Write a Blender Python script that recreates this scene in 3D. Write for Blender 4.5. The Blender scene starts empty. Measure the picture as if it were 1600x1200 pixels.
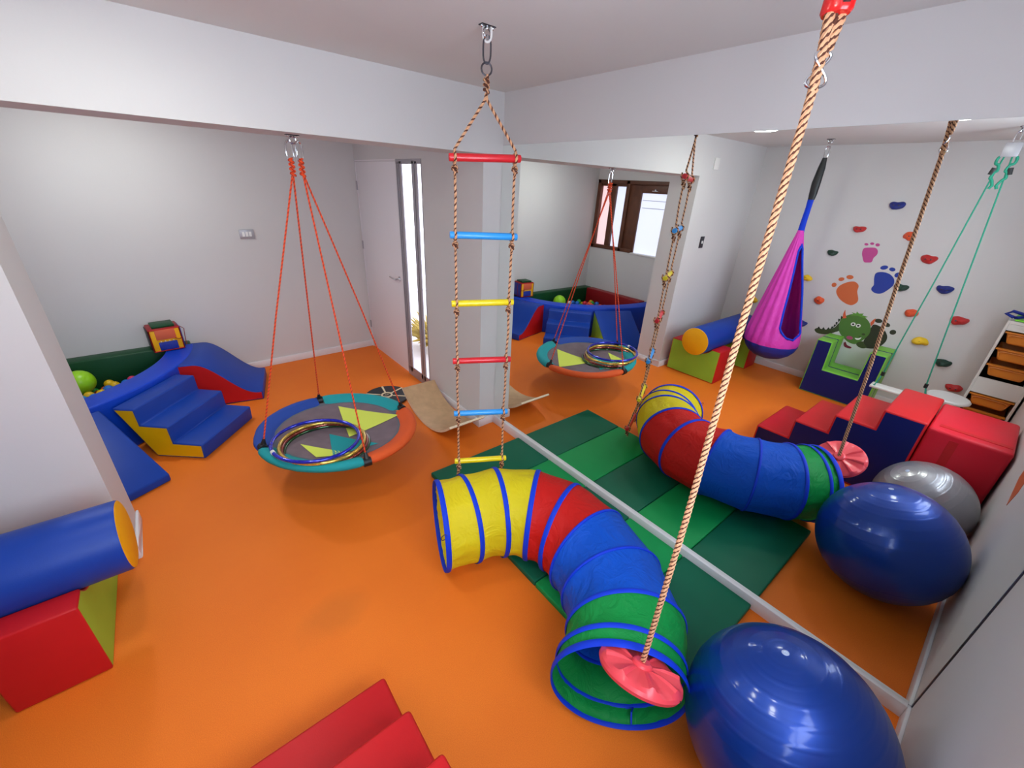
import bpy, bmesh, math, random
from mathutils import Vector, Matrix, noise
R = random.Random(7)
C = bpy.context.scene.collection
PI = math.pi
V = Vector

# ------------------------------------------------------------------ materials
def s2l(c):
    return c/12.92 if c <= 0.04045 else ((c+0.055)/1.055)**2.4
def hx(h):
    h = h.lstrip('#')
    return tuple(s2l(int(h[i:i+2], 16)/255) for i in (0, 2, 4)) + (1,)

def newmat(name):
    m = bpy.data.materials.new(name); m.use_nodes = True
    nt = m.node_tree; b = nt.nodes['Principled BSDF']
    return m, nt, b

def mat(name, col, rough=.5, metal=0, coat=0, bump=0, bscale=60, var=0, vscale=3, spec=.5, bdist=.002,
        sheen=0, coat_rough=.1, detail=4):
    m, nt, b = newmat(name)
    c = hx(col) if isinstance(col, str) else col
    b.inputs['Base Color'].default_value = c
    b.inputs['Roughness'].default_value = rough
    b.inputs['Metallic'].default_value = metal
    b.inputs['Coat Weight'].default_value = coat
    b.inputs['Coat Roughness'].default_value = coat_rough
    b.inputs['Specular IOR Level'].default_value = spec
    if sheen: b.inputs['Sheen Weight'].default_value = sheen
    tc = nt.nodes.new('ShaderNodeTexCoord')
    if var:
        n = nt.nodes.new('ShaderNodeTexNoise'); n.inputs['Scale'].default_value = vscale; n.inputs['Detail'].default_value = 5
        nt.links.new(tc.outputs['Object'], n.inputs['Vector'])
        mr = nt.nodes.new('ShaderNodeMapRange'); mr.inputs['To Min'].default_value = 1-var; mr.inputs['To Max'].default_value = 1+var
        mr.inputs['From Min'].default_value = .3; mr.inputs['From Max'].default_value = .7
        nt.links.new(n.outputs['Fac'], mr.inputs['Value'])
        hs = nt.nodes.new('ShaderNodeHueSaturation'); hs.inputs['Color'].default_value = c
        nt.links.new(mr.outputs['Result'], hs.inputs['Value'])
        nt.links.new(hs.outputs['Color'], b.inputs['Base Color'])
    if bump:
        n = nt.nodes.new('ShaderNodeTexNoise'); n.inputs['Scale'].default_value = bscale; n.inputs['Detail'].default_value = detail
        nt.links.new(tc.outputs['Object'], n.inputs['Vector'])
        bp = nt.nodes.new('ShaderNodeBump'); bp.inputs['Strength'].default_value = bump; bp.inputs['Distance'].default_value = bdist
        nt.links.new(n.outputs['Fac'], bp.inputs['Height'])
        nt.links.new(bp.outputs['Normal'], b.inputs['Normal'])
    return m

def vinyl(name, col, rough=.42):
    return mat(name, col, rough=rough, bump=.25, bscale=260, bdist=.001, var=.05, vscale=4, spec=.28)

M = {}
M['wall'] = mat('wall_paint', '#D2CFCF', .75, bump=.15, bscale=90, var=.02, vscale=1.2, spec=.25)
M['ceil'] = mat('ceiling_paint', '#DAD8D7', .8, bump=.12, bscale=70, var=.02, vscale=1, spec=.2)
M['base'] = mat('baseboard_paint', '#E2DFE2', .45)
M['door'] = mat('door_paint', '#E8E3E8', .5)
M['alu'] = mat('brushed_aluminium', '#AEABB2', .4, metal=.4)
M['chrome'] = mat('chrome', '#D8D8DC', .15, metal=1)
M['steel_dark'] = mat('dark_steel', '#55535A', .35, metal=.9)
M['wood_brown'] = mat('window_wood', '#5E3420', .5, bump=.2, bscale=40, var=.2, vscale=9)
M['blue'] = vinyl('blue_vinyl', '#0E3C9C')
M['blue_hi'] = vinyl('bright_blue_vinyl', '#0840C0')
M['navy'] = vinyl('navy_vinyl', '#0C1C62')
M['red'] = vinyl('red_vinyl', '#C01A20')
M['red_pink'] = vinyl('bright_red_vinyl', '#D01C30', .4)
M['dkred'] = vinyl('dark_red_vinyl', '#8E161C')
M['yellow'] = vinyl('yellow_vinyl', '#E2AE0C')
M['yellow2'] = vinyl('golden_yellow_vinyl', '#F4B014')
M['lime'] = vinyl('lime_vinyl', '#94C43C')
M['lime2'] = vinyl('lime_green_vinyl', '#7CC244')
M['dkgreen'] = vinyl('dark_green_vinyl', '#0A4424')
M['matd'] = vinyl('mat_dark_green', '#04664A', .55)
M['matl'] = vinyl('mat_green', '#069A50', .55)
M['black'] = mat('black_plastic', '#141418', .45)
M['white'] = mat('white_plastic', '#E8E6E4', .4)
M['whitewood'] = mat('white_painted_wood', '#DDD8D2', .45)
M['tan'] = mat('tan_rope', '#D8A27A', .7, bump=.4, bscale=500)
M['brown'] = mat('brown_rope', '#5A2E1E', .8, bump=.4, bscale=500)
M['ropeo'] = mat('orange_rope', '#F0521C', .6)
M['roper'] = mat('red_orange_rope', '#B02C14', .6)
M['teal_rope'] = mat('teal_rope', '#188A6E', .65)
M['rr'] = mat('red_rung', '#D8202C', .35, coat=.3)
M['rb'] = mat('sky_blue_rung', '#2E9CEE', .35, coat=.3)
M['ry'] = mat('yellow_rung', '#F0D814', .35, coat=.3)
M['redgloss'] = mat('red_plastic', '#E01818', .25, coat=.4)
M['disc'] = mat('red_swing_plastic', '#E84450', .42, coat=.15, bump=.3, bscale=350, bdist=.0006)
M['plywood'] = mat('plywood', '#C9A47C', .5, bump=.15, bscale=50, var=.1, vscale=14)
M['plyedge'] = mat('plywood_edge', '#E6D2B4', .5, var=.12, vscale=120)
M['bd'] = mat('black_board_paint', '#1E2228', .5)
M['cream'] = mat('cream_wood', '#E0CDA8', .5)
M['teal'] = mat('teal_fabric', '#0E9AA0', .75, bump=.4, bscale=300)
M['sblue'] = mat('swing_blue_fabric', '#1A44A0', .75, bump=.4, bscale=300)
M['sor'] = mat('swing_orange_fabric', '#E2581E', .75, bump=.5, bscale=200)
M['lemon'] = mat('lemon_fabric', '#DCEA5C', .75)
M['grey'] = mat('grey_webbing', '#5C646E', .7)
M['mesh'] = mat('mesh_fabric', '#77666E', .8, bump=.5, bscale=400, var=.14, vscale=9)
M['hblue'] = mat('blue_foil', '#1224C0', .18, metal=.5, coat=1, var=.35, vscale=70)
M['hred'] = mat('copper_red_foil', '#8A2E1C', .18, metal=.6, coat=1, var=.4, vscale=70)
M['hgold'] = mat('gold_foil', '#E2BC4C', .2, metal=.7, coat=1, var=.3, vscale=70)
M['hgreen'] = mat('dark_green_foil', '#1C5A2C', .18, metal=.6, coat=1, var=.4, vscale=70)
M['pink'] = mat('magenta_nylon', '#D83CB4', .55, bump=.7, bscale=14, bdist=.02, spec=.4)
M['navyfab'] = mat('navy_nylon', '#142C94', .55, bump=.5, bscale=14, bdist=.02)
M['trimblue'] = mat('royal_blue_trim', '#0838CC', .6, spec=.25)
M['orange_tub'] = mat('orange_tub', '#D9822B', .4)
M['valve'] = mat('pale_valve', '#B8C4E0', .3)
def decal(n, c): M[n] = mat('decal_'+n, c, .55)
for n, c in (('d_pink', '#C0488E'), ('d_blue', '#1E3A9A'), ('d_orange', '#D0693A'), ('d_dark', '#2C3322'),
             ('d_green', '#4F7A34'), ('d_tail', '#3A4A26'), ('d_spike', '#1E2A1C'), ('d_horn', '#D8603C'),
             ('d_white', '#F0F0EC'), ('d_black', '#141414'), ('d_rose', '#B8507A'), ('d_maroon', '#7A1C34'),
             ('d_hair', '#5F9638')): decal(n, c)
for n, c in (('h_blue', '#1A2A80'), ('h_red', '#C42A2C'), ('h_orange', '#E2542A'), ('h_green', '#123A2C'), ('h_yellow', '#ECC01C')):
    M[n] = mat('hold_'+n, c, .5, bump=.3, bscale=120)
for n, c in (('b_lime', '#9AD81C'), ('b_yellow', '#E2B818'), ('b_blue', '#1C74D8'), ('b_cyan', '#1E98D8'), ('b_red', '#E02A3C'),
             ('b_green', '#26A83C'), ('b_orange', '#F0642A'), ('b_pink', '#E23C6C'), ('b_white', '#E6E6EA'), ('b_navy', '#1C2C8C')):
    M[n] = mat('ball_'+n, c, .35)

# vinyl floor: orange with soft mottling and one brownish worn stain
def floor_mat():
    m, nt, b = newmat('orange_floor')
    tc = nt.nodes.new('ShaderNodeTexCoord')
    n = nt.nodes.new('ShaderNodeTexNoise'); n.inputs['Scale'].default_value = 320; n.inputs['Detail'].default_value = 3
    n2 = nt.nodes.new('ShaderNodeTexNoise'); n2.inputs['Scale'].default_value = 1.6; n2.inputs['Detail'].default_value = 6
    for k in (n, n2): nt.links.new(tc.outputs['Object'], k.inputs['Vector'])
    add = nt.nodes.new('ShaderNodeMath'); add.operation = 'MULTIPLY_ADD'; add.inputs[1].default_value = .45
    nt.links.new(n2.outputs['Fac'], add.inputs[0]); nt.links.new(n.outputs['Fac'], add.inputs[2])
    cr = nt.nodes.new('ShaderNodeValToRGB')
    cr.color_ramp.elements[0].position = .45; cr.color_ramp.elements[0].color = hx('#E06A1C')
    cr.color_ramp.elements[1].position = 1.0; cr.color_ramp.elements[1].color = hx('#F58228')
    nt.links.new(add.outputs['Value'], cr.inputs['Fac'])
    # stain
    mp = nt.nodes.new('ShaderNodeMapping'); mp.inputs['Location'].default_value = (1.75, 1.38*1.5, 0); mp.inputs['Scale'].default_value = (1, 1.5, 1)
    nt.links.new(tc.outputs['Object'], mp.inputs['Vector'])
    ns = nt.nodes.new('ShaderNodeTexNoise'); ns.inputs['Scale'].default_value = 9
    nt.links.new(tc.outputs['Object'], ns.inputs['Vector'])
    ln = nt.nodes.new('ShaderNodeVectorMath'); ln.operation = 'LENGTH'
    nt.links.new(mp.outputs['Vector'], ln.inputs[0])
    ad = nt.nodes.new('ShaderNodeMath'); ad.operation = 'MULTIPLY_ADD'; ad.inputs[1].default_value = .12
    nt.links.new(ns.outputs['Fac'], ad.inputs[0]); nt.links.new(ln.outputs['Value'], ad.inputs[2])
    mr = nt.nodes.new('ShaderNodeMapRange'); mr.inputs['From Min'].default_value = .26; mr.inputs['From Max'].default_value = .14
    mr.inputs['To Min'].default_value = 0; mr.inputs['To Max'].default_value = .3
    nt.links.new(ad.outputs['Value'], mr.inputs['Value'])
    mx = nt.nodes.new('ShaderNodeMix'); mx.data_type = 'RGBA'
    nt.links.new(mr.outputs['Result'], mx.inputs['Factor'])
    nt.links.new(cr.outputs['Color'], mx.inputs['A']); mx.inputs['B'].default_value = hx('#BC6A28')
    nt.links.new(mx.outputs['Result'], b.inputs['Base Color'])
    b.inputs['Roughness'].default_value = .55; b.inputs['Specular IOR Level'].default_value = .22
    bp = nt.nodes.new('ShaderNodeBump'); bp.inputs['Strength'].default_value = .15; bp.inputs['Distance'].default_value = .001
    nt.links.new(n.outputs['Fac'], bp.inputs['Height']); nt.links.new(bp.outputs['Normal'], b.inputs['Normal'])
    return m
M['floor'] = floor_mat()

def nylon(name, col):      # thin tunnel cloth: lets some light through, crinkled
    m, nt, b = newmat(name)
    c = hx(col); b.inputs['Base Color'].default_value = c; b.inputs['Roughness'].default_value = .5
    b.inputs['Specular IOR Level'].default_value = .2
    tc = nt.nodes.new('ShaderNodeTexCoord')
    v = nt.nodes.new('ShaderNodeTexVoronoi'); v.feature = 'F1'; v.inputs['Scale'].default_value = 16; v.inputs['Randomness'].default_value = 1
    n = nt.nodes.new('ShaderNodeTexNoise'); n.inputs['Scale'].default_value = 7; n.inputs['Detail'].default_value = 6; n.inputs['Distortion'].default_value = 1.5
    mpn = nt.nodes.new('ShaderNodeMix'); mpn.data_type = 'VECTOR'; mpn.inputs['Factor'].default_value = .25
    nt.links.new(tc.outputs['Object'], n.inputs['Vector'])
    nt.links.new(tc.outputs['Object'], mpn.inputs['A']); nt.links.new(n.outputs['Color'], mpn.inputs['B'])
    nt.links.new(mpn.outputs['Result'], v.inputs['Vector'])
    ad = nt.nodes.new('ShaderNodeMath'); ad.operation = 'MULTIPLY_ADD'; ad.inputs[1].default_value = .8
    nt.links.new(v.outputs['Distance'], ad.inputs[0]); nt.links.new(n.outputs['Fac'], ad.inputs[2])
    bp = nt.nodes.new('ShaderNodeBump'); bp.inputs['Strength'].default_value = .6; bp.inputs['Distance'].default_value = .01
    nt.links.new(ad.outputs['Value'], bp.inputs['Height']); nt.links.new(bp.outputs['Normal'], b.inputs['Normal'])
    tr = nt.nodes.new('ShaderNodeBsdfTranslucent'); tr.inputs['Color'].default_value = c
    nt.links.new(bp.outputs['Normal'], tr.inputs['Normal'])
    mx = nt.nodes.new('ShaderNodeMixShader'); mx.inputs['Fac'].default_value = .25
    nt.links.new(b.outputs['BSDF'], mx.inputs[1]); nt.links.new(tr.outputs['BSDF'], mx.inputs[2])
    nt.links.new(mx.outputs['Shader'], nt.nodes['Material Output'].inputs['Surface'])
    return m
M['ty'] = nylon('yellow_nylon', '#EEDC24'); M['tr'] = nylon('red_nylon', '#DC2420')
M['tb'] = nylon('blue_nylon', '#125CD8'); M['tg'] = nylon('green_nylon', '#169A48')

def ball_mat(name, c, metal, rough):
    m = mat(name, c, rough, metal=metal, coat=.45, coat_rough=.12)
    return m
M['ballblue'] = ball_mat('pearl_blue_ball', '#033C9C', .5, .42)
M['ballgrey'] = ball_mat('pearl_grey_ball', '#9C9AA0', .5, .28)

def mirror_mat():
    m, nt, b = newmat('mirror_glass')
    b.inputs['Base Color'].default_value = (.90, .93, .905, 1); b.inputs['Metallic'].default_value = 1; b.inputs['Roughness'].default_value = 0
    return m
M['mirror'] = mirror_mat()

def emis(name, col, st):
    m, nt, b = newmat(name)
    c = hx(col)
    b.inputs['Base Color'].default_value = (.6, .6, .6, 1)
    b.inputs['Emission Color'].default_value = c; b.inputs['Emission Strength'].default_value = st
    return m
M['lamp'] = emis('lamp_diffuser', '#F8FFF6', 26)
M['lamp_alcove'] = emis('alcove_lamp_diffuser', '#F8FFFA', 52)
M['pane'] = emis('frosted_pane_daylight', '#D6DAFF', .52)
M['pane_day'] = emis('frosted_daylight', '#DCEAFA', 5.2)
M['pane_pink'] = emis('frosted_pane_pink_daylight', '#FFC8D0', .5)
M['pane_line'] = mat('pane_line', '#B0B0C0', .5)
def glass_mat():
    m, nt, b = newmat('clear_glass')
    nt.nodes.remove(b)
    t = nt.nodes.new('ShaderNodeBsdfTransparent'); g = nt.nodes.new('ShaderNodeBsdfGlossy'); g.inputs['Roughness'].default_value = .02
    mx = nt.nodes.new('ShaderNodeMixShader'); mx.inputs['Fac'].default_value = .06
    nt.links.new(t.outputs['BSDF'], mx.inputs[1]); nt.links.new(g.outputs['BSDF'], mx.inputs[2])
    nt.links.new(mx.outputs['Shader'], nt.nodes['Material Output'].inputs['Surface'])
    return m
M['glass'] = glass_mat()

# ------------------------------------------------------------------ mesh builder
class MB:
    def __init__(s): s.v = []; s.f = []; s.m = []
    def add(s, vs, fs, mi=0):
        b = len(s.v); s.v += [V(p) for p in vs]
        for f in fs: s.f.append([b+i for i in f]); s.m.append(mi)
        return s
    def box(s, x0, x1, y0, y1, z0, z1, mi=0):
        return s.add([(x, y, z) for x in (x0, x1) for y in (y0, y1) for z in (z0, z1)],
                     [(0, 1, 3, 2), (4, 6, 7, 5), (0, 4, 5, 1), (2, 3, 7, 6), (0, 2, 6, 4), (1, 5, 7, 3)], mi)
    def prism(s, poly, O, a, b, w, L, mi=0, capmi=None, capmi2=None, segmi=None):
        """polygon of (p,q) in plane O + p*a + q*b, swept by w*L"""
        n = len(poly); O, a, b, w = V(O), V(a), V(b), V(w)
        lo = [O+a*p+b*q for p, q in poly]; hi = [x+w*L for x in lo]
        base = len(s.v); s.v += lo+hi
        s.f.append([base+i for i in range(n)]); s.m.append(mi if capmi is None else capmi)
        s.f.append([base+n+i for i in reversed(range(n))]); s.m.append((mi if capmi is None else capmi) if capmi2 is None else capmi2)
        for i in range(n):
            j = (i+1) % n
            s.f.append([base+i, base+n+i, base+n+j, base+j]); s.m.append(mi if segmi is None else segmi[i])
        return s
    def tube(s, pts, r, n=10, mi=0, closed=False, caps=True, flat=1.0, up=None):
        pts = [V(p) for p in pts]; N = len(pts)
        rs = r if isinstance(r, (list, tuple)) else [r]*N
        base = len(s.v); ref = None
        for i, p in enumerate(pts):
            t = (pts[(i+1) % N]-pts[i-1]) if closed else (pts[min(i+1, N-1)]-pts[max(i-1, 0)])
            if t.length < 1e-9: t = V((0, 0, 1))
            t.normalize()
            if up is not None: ref = V(up)
            if ref is None: ref = V((0, 0, 1)) if abs(t.z) < .9 else V((1, 0, 0))
            u = (ref - t*ref.dot(t))
            if u.length < 1e-6: u = t.orthogonal()
            u.normalize(); w = t.cross(u); ref = u
            for k in range(n):
                a = 2*PI*k/n; s.v.append(p + (u*math.cos(a)*flat + w*math.sin(a))*rs[i])
        for i in range(N if closed else N-1):
            i2 = (i+1) % N
            for k in range(n):
                k2 = (k+1) % n
                s.f.append([base+i*n+k, base+i*n+k2, base+i2*n+k2, base+i2*n+k]); s.m.append(mi)
        if caps and not closed:
            s.f.append([base+k for k in reversed(range(n))]); s.m.append(mi)
            s.f.append([base+(N-1)*n+k for k in range(n)]); s.m.append(mi)
        return s
    def rope(s, pts, r, pitch=.03, mats=(0, 0, 1), n=5, thin=1):
        pts = [V(p) for p in pts]
        L = [0]
        for a, b in zip(pts, pts[1:]): L.append(L[-1]+(b-a).length)
        N = max(3, int(L[-1]/(pitch/6))); out = []; j = 0
        for i in range(N+1):
            d = L[-1]*i/N
            while j < len(L)-2 and L[j+1] < d: j += 1
            t = (d-L[j])/max(1e-9, L[j+1]-L[j]); out.append((pts[j].lerp(pts[j+1], min(1, t)), d))
        ref = None; S = len(mats); strands = [[] for _ in mats]
        for i, (p, d) in enumerate(out):
            t = out[min(i+1, N)][0]-out[max(i-1, 0)][0]; t.normalize()
            if ref is None: ref = t.orthogonal()
            u = ref-t*ref.dot(t); u.normalize(); ref = u; w = t.cross(u)
            for k in range(S):
                a = 2*PI*(k/S+d/pitch); strands[k].append(p+(u*math.cos(a)+w*math.sin(a))*r*.5)
        for k in range(S): s.tube(strands[k], r*(.56 if mats[k] == 0 or thin == 1 else .56*thin), n, mats[k])
        return s
    def torus(s, c, R_, r, ax=(0, 0, 1), n=40, m=10, mi=0, sx=1.0):
        ax = V(ax).normalized(); u = ax.orthogonal().normalized(); w = ax.cross(u)
        return s.tube([V(c)+u*math.cos(2*PI*i/n)*R_*sx+w*math.sin(2*PI*i/n)*R_ for i in range(n)], r, m, mi, closed=True)
    def lathe(s, prof, c, ax=(0, 0, 1), n=32, mi=0, mis=None):
        ax = V(ax).normalized(); u = ax.orthogonal().normalized(); w = ax.cross(u); c = V(c)
        base = len(s.v)
        for r, h in prof:
            for k in range(n):
                a = 2*PI*k/n; s.v.append(c+ax*h+(u*math.cos(a)+w*math.sin(a))*max(r, 1e-4))
        for i in range(len(prof)-1):
            for k in range(n):
                k2 = (k+1) % n
                s.f.append([base+i*n+k, base+i*n+k2, base+(i+1)*n+k2, base+(i+1)*n+k]); s.m.append(mi if mis is None else mis[i])
        s.f.append([base+k for k in reversed(range(n))]); s.m.append(mi if mis is None else mis[0])
        s.f.append([base+(len(prof)-1)*n+k for k in range(n)]); s.m.append(mi if mis is None else mis[-1])
        return s
    def sphere(s, c, r, n=20, m=12, mi=0, sc=(1, 1, 1), ax=(0, 0, 1)):
        prof = [(math.sin(PI*i/m)*r, -math.cos(PI*i/m)*r) for i in range(m+1)]
        b = len(s.v); s.lathe(prof, (0, 0, 0), ax, n, mi)
        for i in range(b, len(s.v)):
            p = s.v[i]; s.v[i] = V((p.x*sc[0], p.y*sc[1], p.z*sc[2]))+V(c)
        return s
    def bmesh(s, off=V((0, 0, 0)), bevel=0, seg=3, angle=40, puff=0):
        bm = bmesh.new(); vs = [bm.verts.new(p-off) for p in s.v]
        for f, mi in zip(s.f, s.m):
            try: fc = bm.faces.new([vs[i] for i in f]); fc.material_index = mi
            except ValueError: pass
        bmesh.ops.remove_doubles(bm, verts=bm.verts, dist=1e-5)
        bmesh.ops.recalc_face_normals(bm, faces=bm.faces)
        if bevel:
            ed = [e for e in bm.edges if len(e.link_faces) == 2 and e.calc_face_angle(0) > math.radians(angle)]
            bmesh.ops.bevel(bm, geom=ed, offset=bevel, segments=seg, profile=.5, affect='EDGES', clamp_overlap=True)
        return bm

ORG = {}
def to_obj(name, bm, mats, parent=None, loc=V((0, 0, 0)), sharp=35):
    me = bpy.data.meshes.new(name); bm.to_mesh(me); bm.free()
    for m in mats: me.materials.append(m)
    me.shade_smooth()
    me.set_sharp_from_angle(angle=math.radians(sharp))
    o = bpy.data.objects.new(name, me); C.objects.link(o)
    if parent: o.parent = parent
    else: o.location = loc
    ORG[o.name] = V(loc) if not parent else ORG[parent.name]
    return o
def tag(o, label, cat, group=None, kind=None):
    if label: o['label'] = label
    if cat: o['category'] = cat
    if group: o['group'] = group
    if kind: o['kind'] = kind
    return o
def thing(name, label, cat, loc, group=None):
    o = bpy.data.objects.new(name, None); C.objects.link(o); o.location = loc
    o.empty_display_size = .05; ORG[o.name] = V(loc)
    return tag(o, label, cat, group)
def part(name, mb, mats, parent, label=None, **kw):
    if not isinstance(mats, (list, tuple)): mats = [mats]
    sharp = kw.pop('sharp', 35)
    o = to_obj(name, mb.bmesh(ORG[parent.name], **kw), mats, parent, sharp=sharp)
    if label: o['label'] = label
    return o
def solo(name, mb, mats, loc, label, cat, group=None, sharp=35, **kw):
    if not isinstance(mats, (list, tuple)): mats = [mats]
    o = to_obj(name, mb.bmesh(V(loc), **kw), mats, None, V(loc), sharp)
    return tag(o, label, cat, group)
def struct(name, mb, m, parent=None, **kw):
    if not isinstance(m, (list, tuple)): m = [m]
    off = ORG[parent.name] if parent else V((0, 0, 0))
    o = to_obj(name, mb.bmesh(off, **kw), m, parent)
    if not parent: o['kind'] = 'structure'
    return o
def split(parent, mb, specs, **kw):
    """one bevelled solid, cut into one child object per material index"""
    bm = mb.bmesh(ORG[parent.name], **kw)
    for i, sp in enumerate(specs):
        name, m = sp[0], sp[1]
        b2 = bm.copy()
        bmesh.ops.delete(b2, geom=[f for f in b2.faces if f.material_index != i], context='FACES')
        # separate islands into children of their own when asked
        if len(sp) > 2 and sp[2]:
            b2.faces.ensure_lookup_table(); seen = set(); isl = []
            for f in b2.faces:
                if f.index in seen: continue
                st = [f]; comp = []; seen.add(f.index)
                while st:
                    g = st.pop(); comp.append(g.index)
                    for e in g.edges:
                        for h in e.link_faces:
                            if h.index not in seen: seen.add(h.index); st.append(h)
                isl.append(set(comp))
            for comp in isl:
                b3 = b2.copy(); bmesh.ops.delete(b3, geom=[f for f in b3.faces if f.index not in comp], context='FACES')
                for f in b3.faces: f.material_index = 0
                to_obj(name, b3, [m], parent)
            b2.free()
        else:
            for f in b2.faces: f.material_index = 0
            to_obj(name, b2, [m], parent)
    bm.free()

# ------------------------------------------------------------------ room
HC, HM, HB = 2.498, 2.196, 2.135
XW, XA = -3.758, -3.70
YR = -3.265
XD = -.163
yb = lambda x: -.322+.035*x      # face of the beam, stub wall and column
yd = lambda x: 2.098+.035*x      # back wall of the alcove
def skew(mb, x0, x1, d0, d1, z0, z1, f=yb, mi=0):
    vs = [(x, f(x)+d, z) for x in (x0, x1) for d in (d0, d1) for z in (z0, z1)]
    return mb.add(vs, [(0, 1, 3, 2), (4, 6, 7, 5), (0, 4, 5, 1), (2, 3, 7, 6), (0, 2, 6, 4), (1, 5, 7, 3)], mi)

struct('floor', MB().box(-3.95, .25, -3.45, .56, -.1, 0).box(-3.95, XD+.012, .56, 2.35, -.1, 0), M['floor'])
struct('ceiling', MB().box(-3.95, .25, -3.45, 2.35, HC, HC+.1), M['ceil'])
struct('wall_mirror', MB().box(.004, .2, YR-.1, yb(0)+.001, 0, HC), M['wall'])
W3 = (-2.45, -.95, 1.10, 2.30)
w = MB(); w.box(-3.95, W3[0], YR-.15, YR, 0, HC); w.box(W3[1], .004, YR-.15, YR, 0, HC); w.box(W3[0], W3[1], YR-.15, YR, 0, W3[2]); w.box(W3[0], W3[1], YR-.15, YR, W3[3], HC)
struct('wall_right', w, M['wall'])
struct('wall_climbing', MB().box(XW-.15, XW, YR, yb(XW), 0, HC), M['wall'])
struct('wall_back', skew(MB(), -3.9, .2, 0, .15, 0, HC, yd), M['wall'])
struct('wall_stub', skew(MB(), XW-.1, -2.49, 0, .33, 0, HB), M['wall'])
struct('wall_beam', skew(MB(), XW-.1, .004, 0, .33, HB, HC), M['wall'])
struct('wall_column', MB().add([(XD, yb(XD), 0), (.004, yb(0), 0), (.2, yb(0), 0), (.2, .56, 0), (XD, .56, 0)] +
        [(XD, yb(XD), HB), (.004, yb(0), HB), (.2, yb(0), HB), (.2, .56, HB), (XD, .56, HB)],
        [(4, 3, 2, 1, 0), (5, 6, 7, 8, 9)] + [(i, (i+1) % 5, (i+1) % 5+5, i+5) for i in range(5)]), M['wall'])
w = MB(); w.box(XD, .2, .0, .56, HB, HC); w.box(XD, .2, .56, 2.15, 2.115, HC); w.box(XD, .2, 2.065, 2.15, 0, 2.115)
struct('wall_door', w, M['wall'])
# alcove left wall with the window opening
w = MB(); wy0, wy1, wz0, wz1 = .63, 1.955, 1.09, 2.105
w.box(XA-.2, XA, -.3, wy0, 0, HC); w.box(XA-.2, XA, wy1, 2.2, 0, HC); w.box(XA-.2, XA, wy0, wy1, 0, wz0); w.box(XA-.2, XA, wy0, wy1, wz1, HC)
struct('wall_alcove', w, M['wall'])

# baseboards
bh, bt = .077, .013
struct('baseboard_mirror', MB().box(-.018, .004, YR+bt, yb(0)-.0, 0, bh), M['base'], bevel=.003, seg=2)
struct('baseboard_right', MB().box(XW, .0, YR, YR+bt, 0, bh), M['base'], bevel=.003, seg=2)
struct('baseboard_climbing', MB().box(XW, XW+bt, YR, yb(XW), 0, bh), M['base'], bevel=.003, seg=2)
struct('baseboard_stub', skew(skew(MB(), XW, -2.49+bt, -bt, 0, 0, bh), -2.49, -2.49+bt, 0, .345, 0, bh), M['base'], bevel=.003, seg=2)
struct('baseboard_column', skew(MB(), XD-bt, -.017, -bt, 0, 0, bh).box(XD-bt, XD, yb(XD), .56, 0, bh), M['base'], bevel=.003, seg=2)
struct('baseboard_back', skew(MB(), -2.0, XD, -bt, 0, 0, bh, yd), M['base'], bevel=.003, seg=2)
# thin sealant line where mirror meets right wall
struct('trim_1', MB().box(-.006, 0.0, YR, YR+.004, bh, HM), M['steel_dark'])

# door with lever
d = thing('door_1', None, None, (XD, 1.55, 0)); d['kind'] = 'structure'
part('door_leaf', MB().box(XD-.002, XD+.04, 1.056, 2.06, .012, 2.1), M['door'], d, bevel=.003, seg=2)
part('door_frame', MB().box(XD-.006, XD+.05, 2.06, 2.072, 0, 2.112).box(XD-.006, XD+.05, 1.05, 2.072, 2.102, 2.115), M['door'], d)
for z in (1.87, 1.25, .3):
    part('hinge', MB().tube([(XD-.008, 2.064, z-.045), (XD-.008, 2.064, z+.045)], .008), M['alu'], d)
h = part('door_handle', MB().lathe([(.026, 0), (.026, .008)], (XD-.002, 1.125, 1.03), (-1, 0, 0), 20)
     .tube([(XD-.01, 1.125, 1.03), (XD-.05, 1.125, 1.03), (XD-.055, 1.145, 1.03), (XD-.055, 1.25, 1.035)], .0085), M['chrome'], d)

# sidelight: aluminium frame with two glass strips, bright outside behind
d = thing('window_2', None, None, (XD, .8, 0)); d['kind'] = 'structure'
fr = MB()
fr.box(XD-.004, XD+.01, .561, 1.052, 2.075, 2.115); fr.box(XD-.004, XD+.01, .561, 1.052, 0, .11)
for a, b in ((1.035, 1.052), (1.0, 1.02), (.94, .985), (.70, .742), (.645, .685), (.561, .572)): fr.box(XD-.004, XD+.01, a, b, .05, 2.1)
part('window_frame', fr, M['alu'], d, bevel=.003, seg=1)
part('frame_seal', MB().box(XD+.0, XD+.008, .985, 1.0, .1, 2.08).box(XD+.0, XD+.008, .685, .70, .1, 2.08).box(XD, XD+.008, 1.02, 1.035, .1, 2.08), M['steel_dark'], d)
part('pane', MB().box(XD+.004, XD+.007, .742, .94, .11, 2.075), M['glass'], d)
part('pane', MB().box(XD+.004, XD+.007, .572, .645, .11, 2.075), M['glass'], d)

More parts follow.
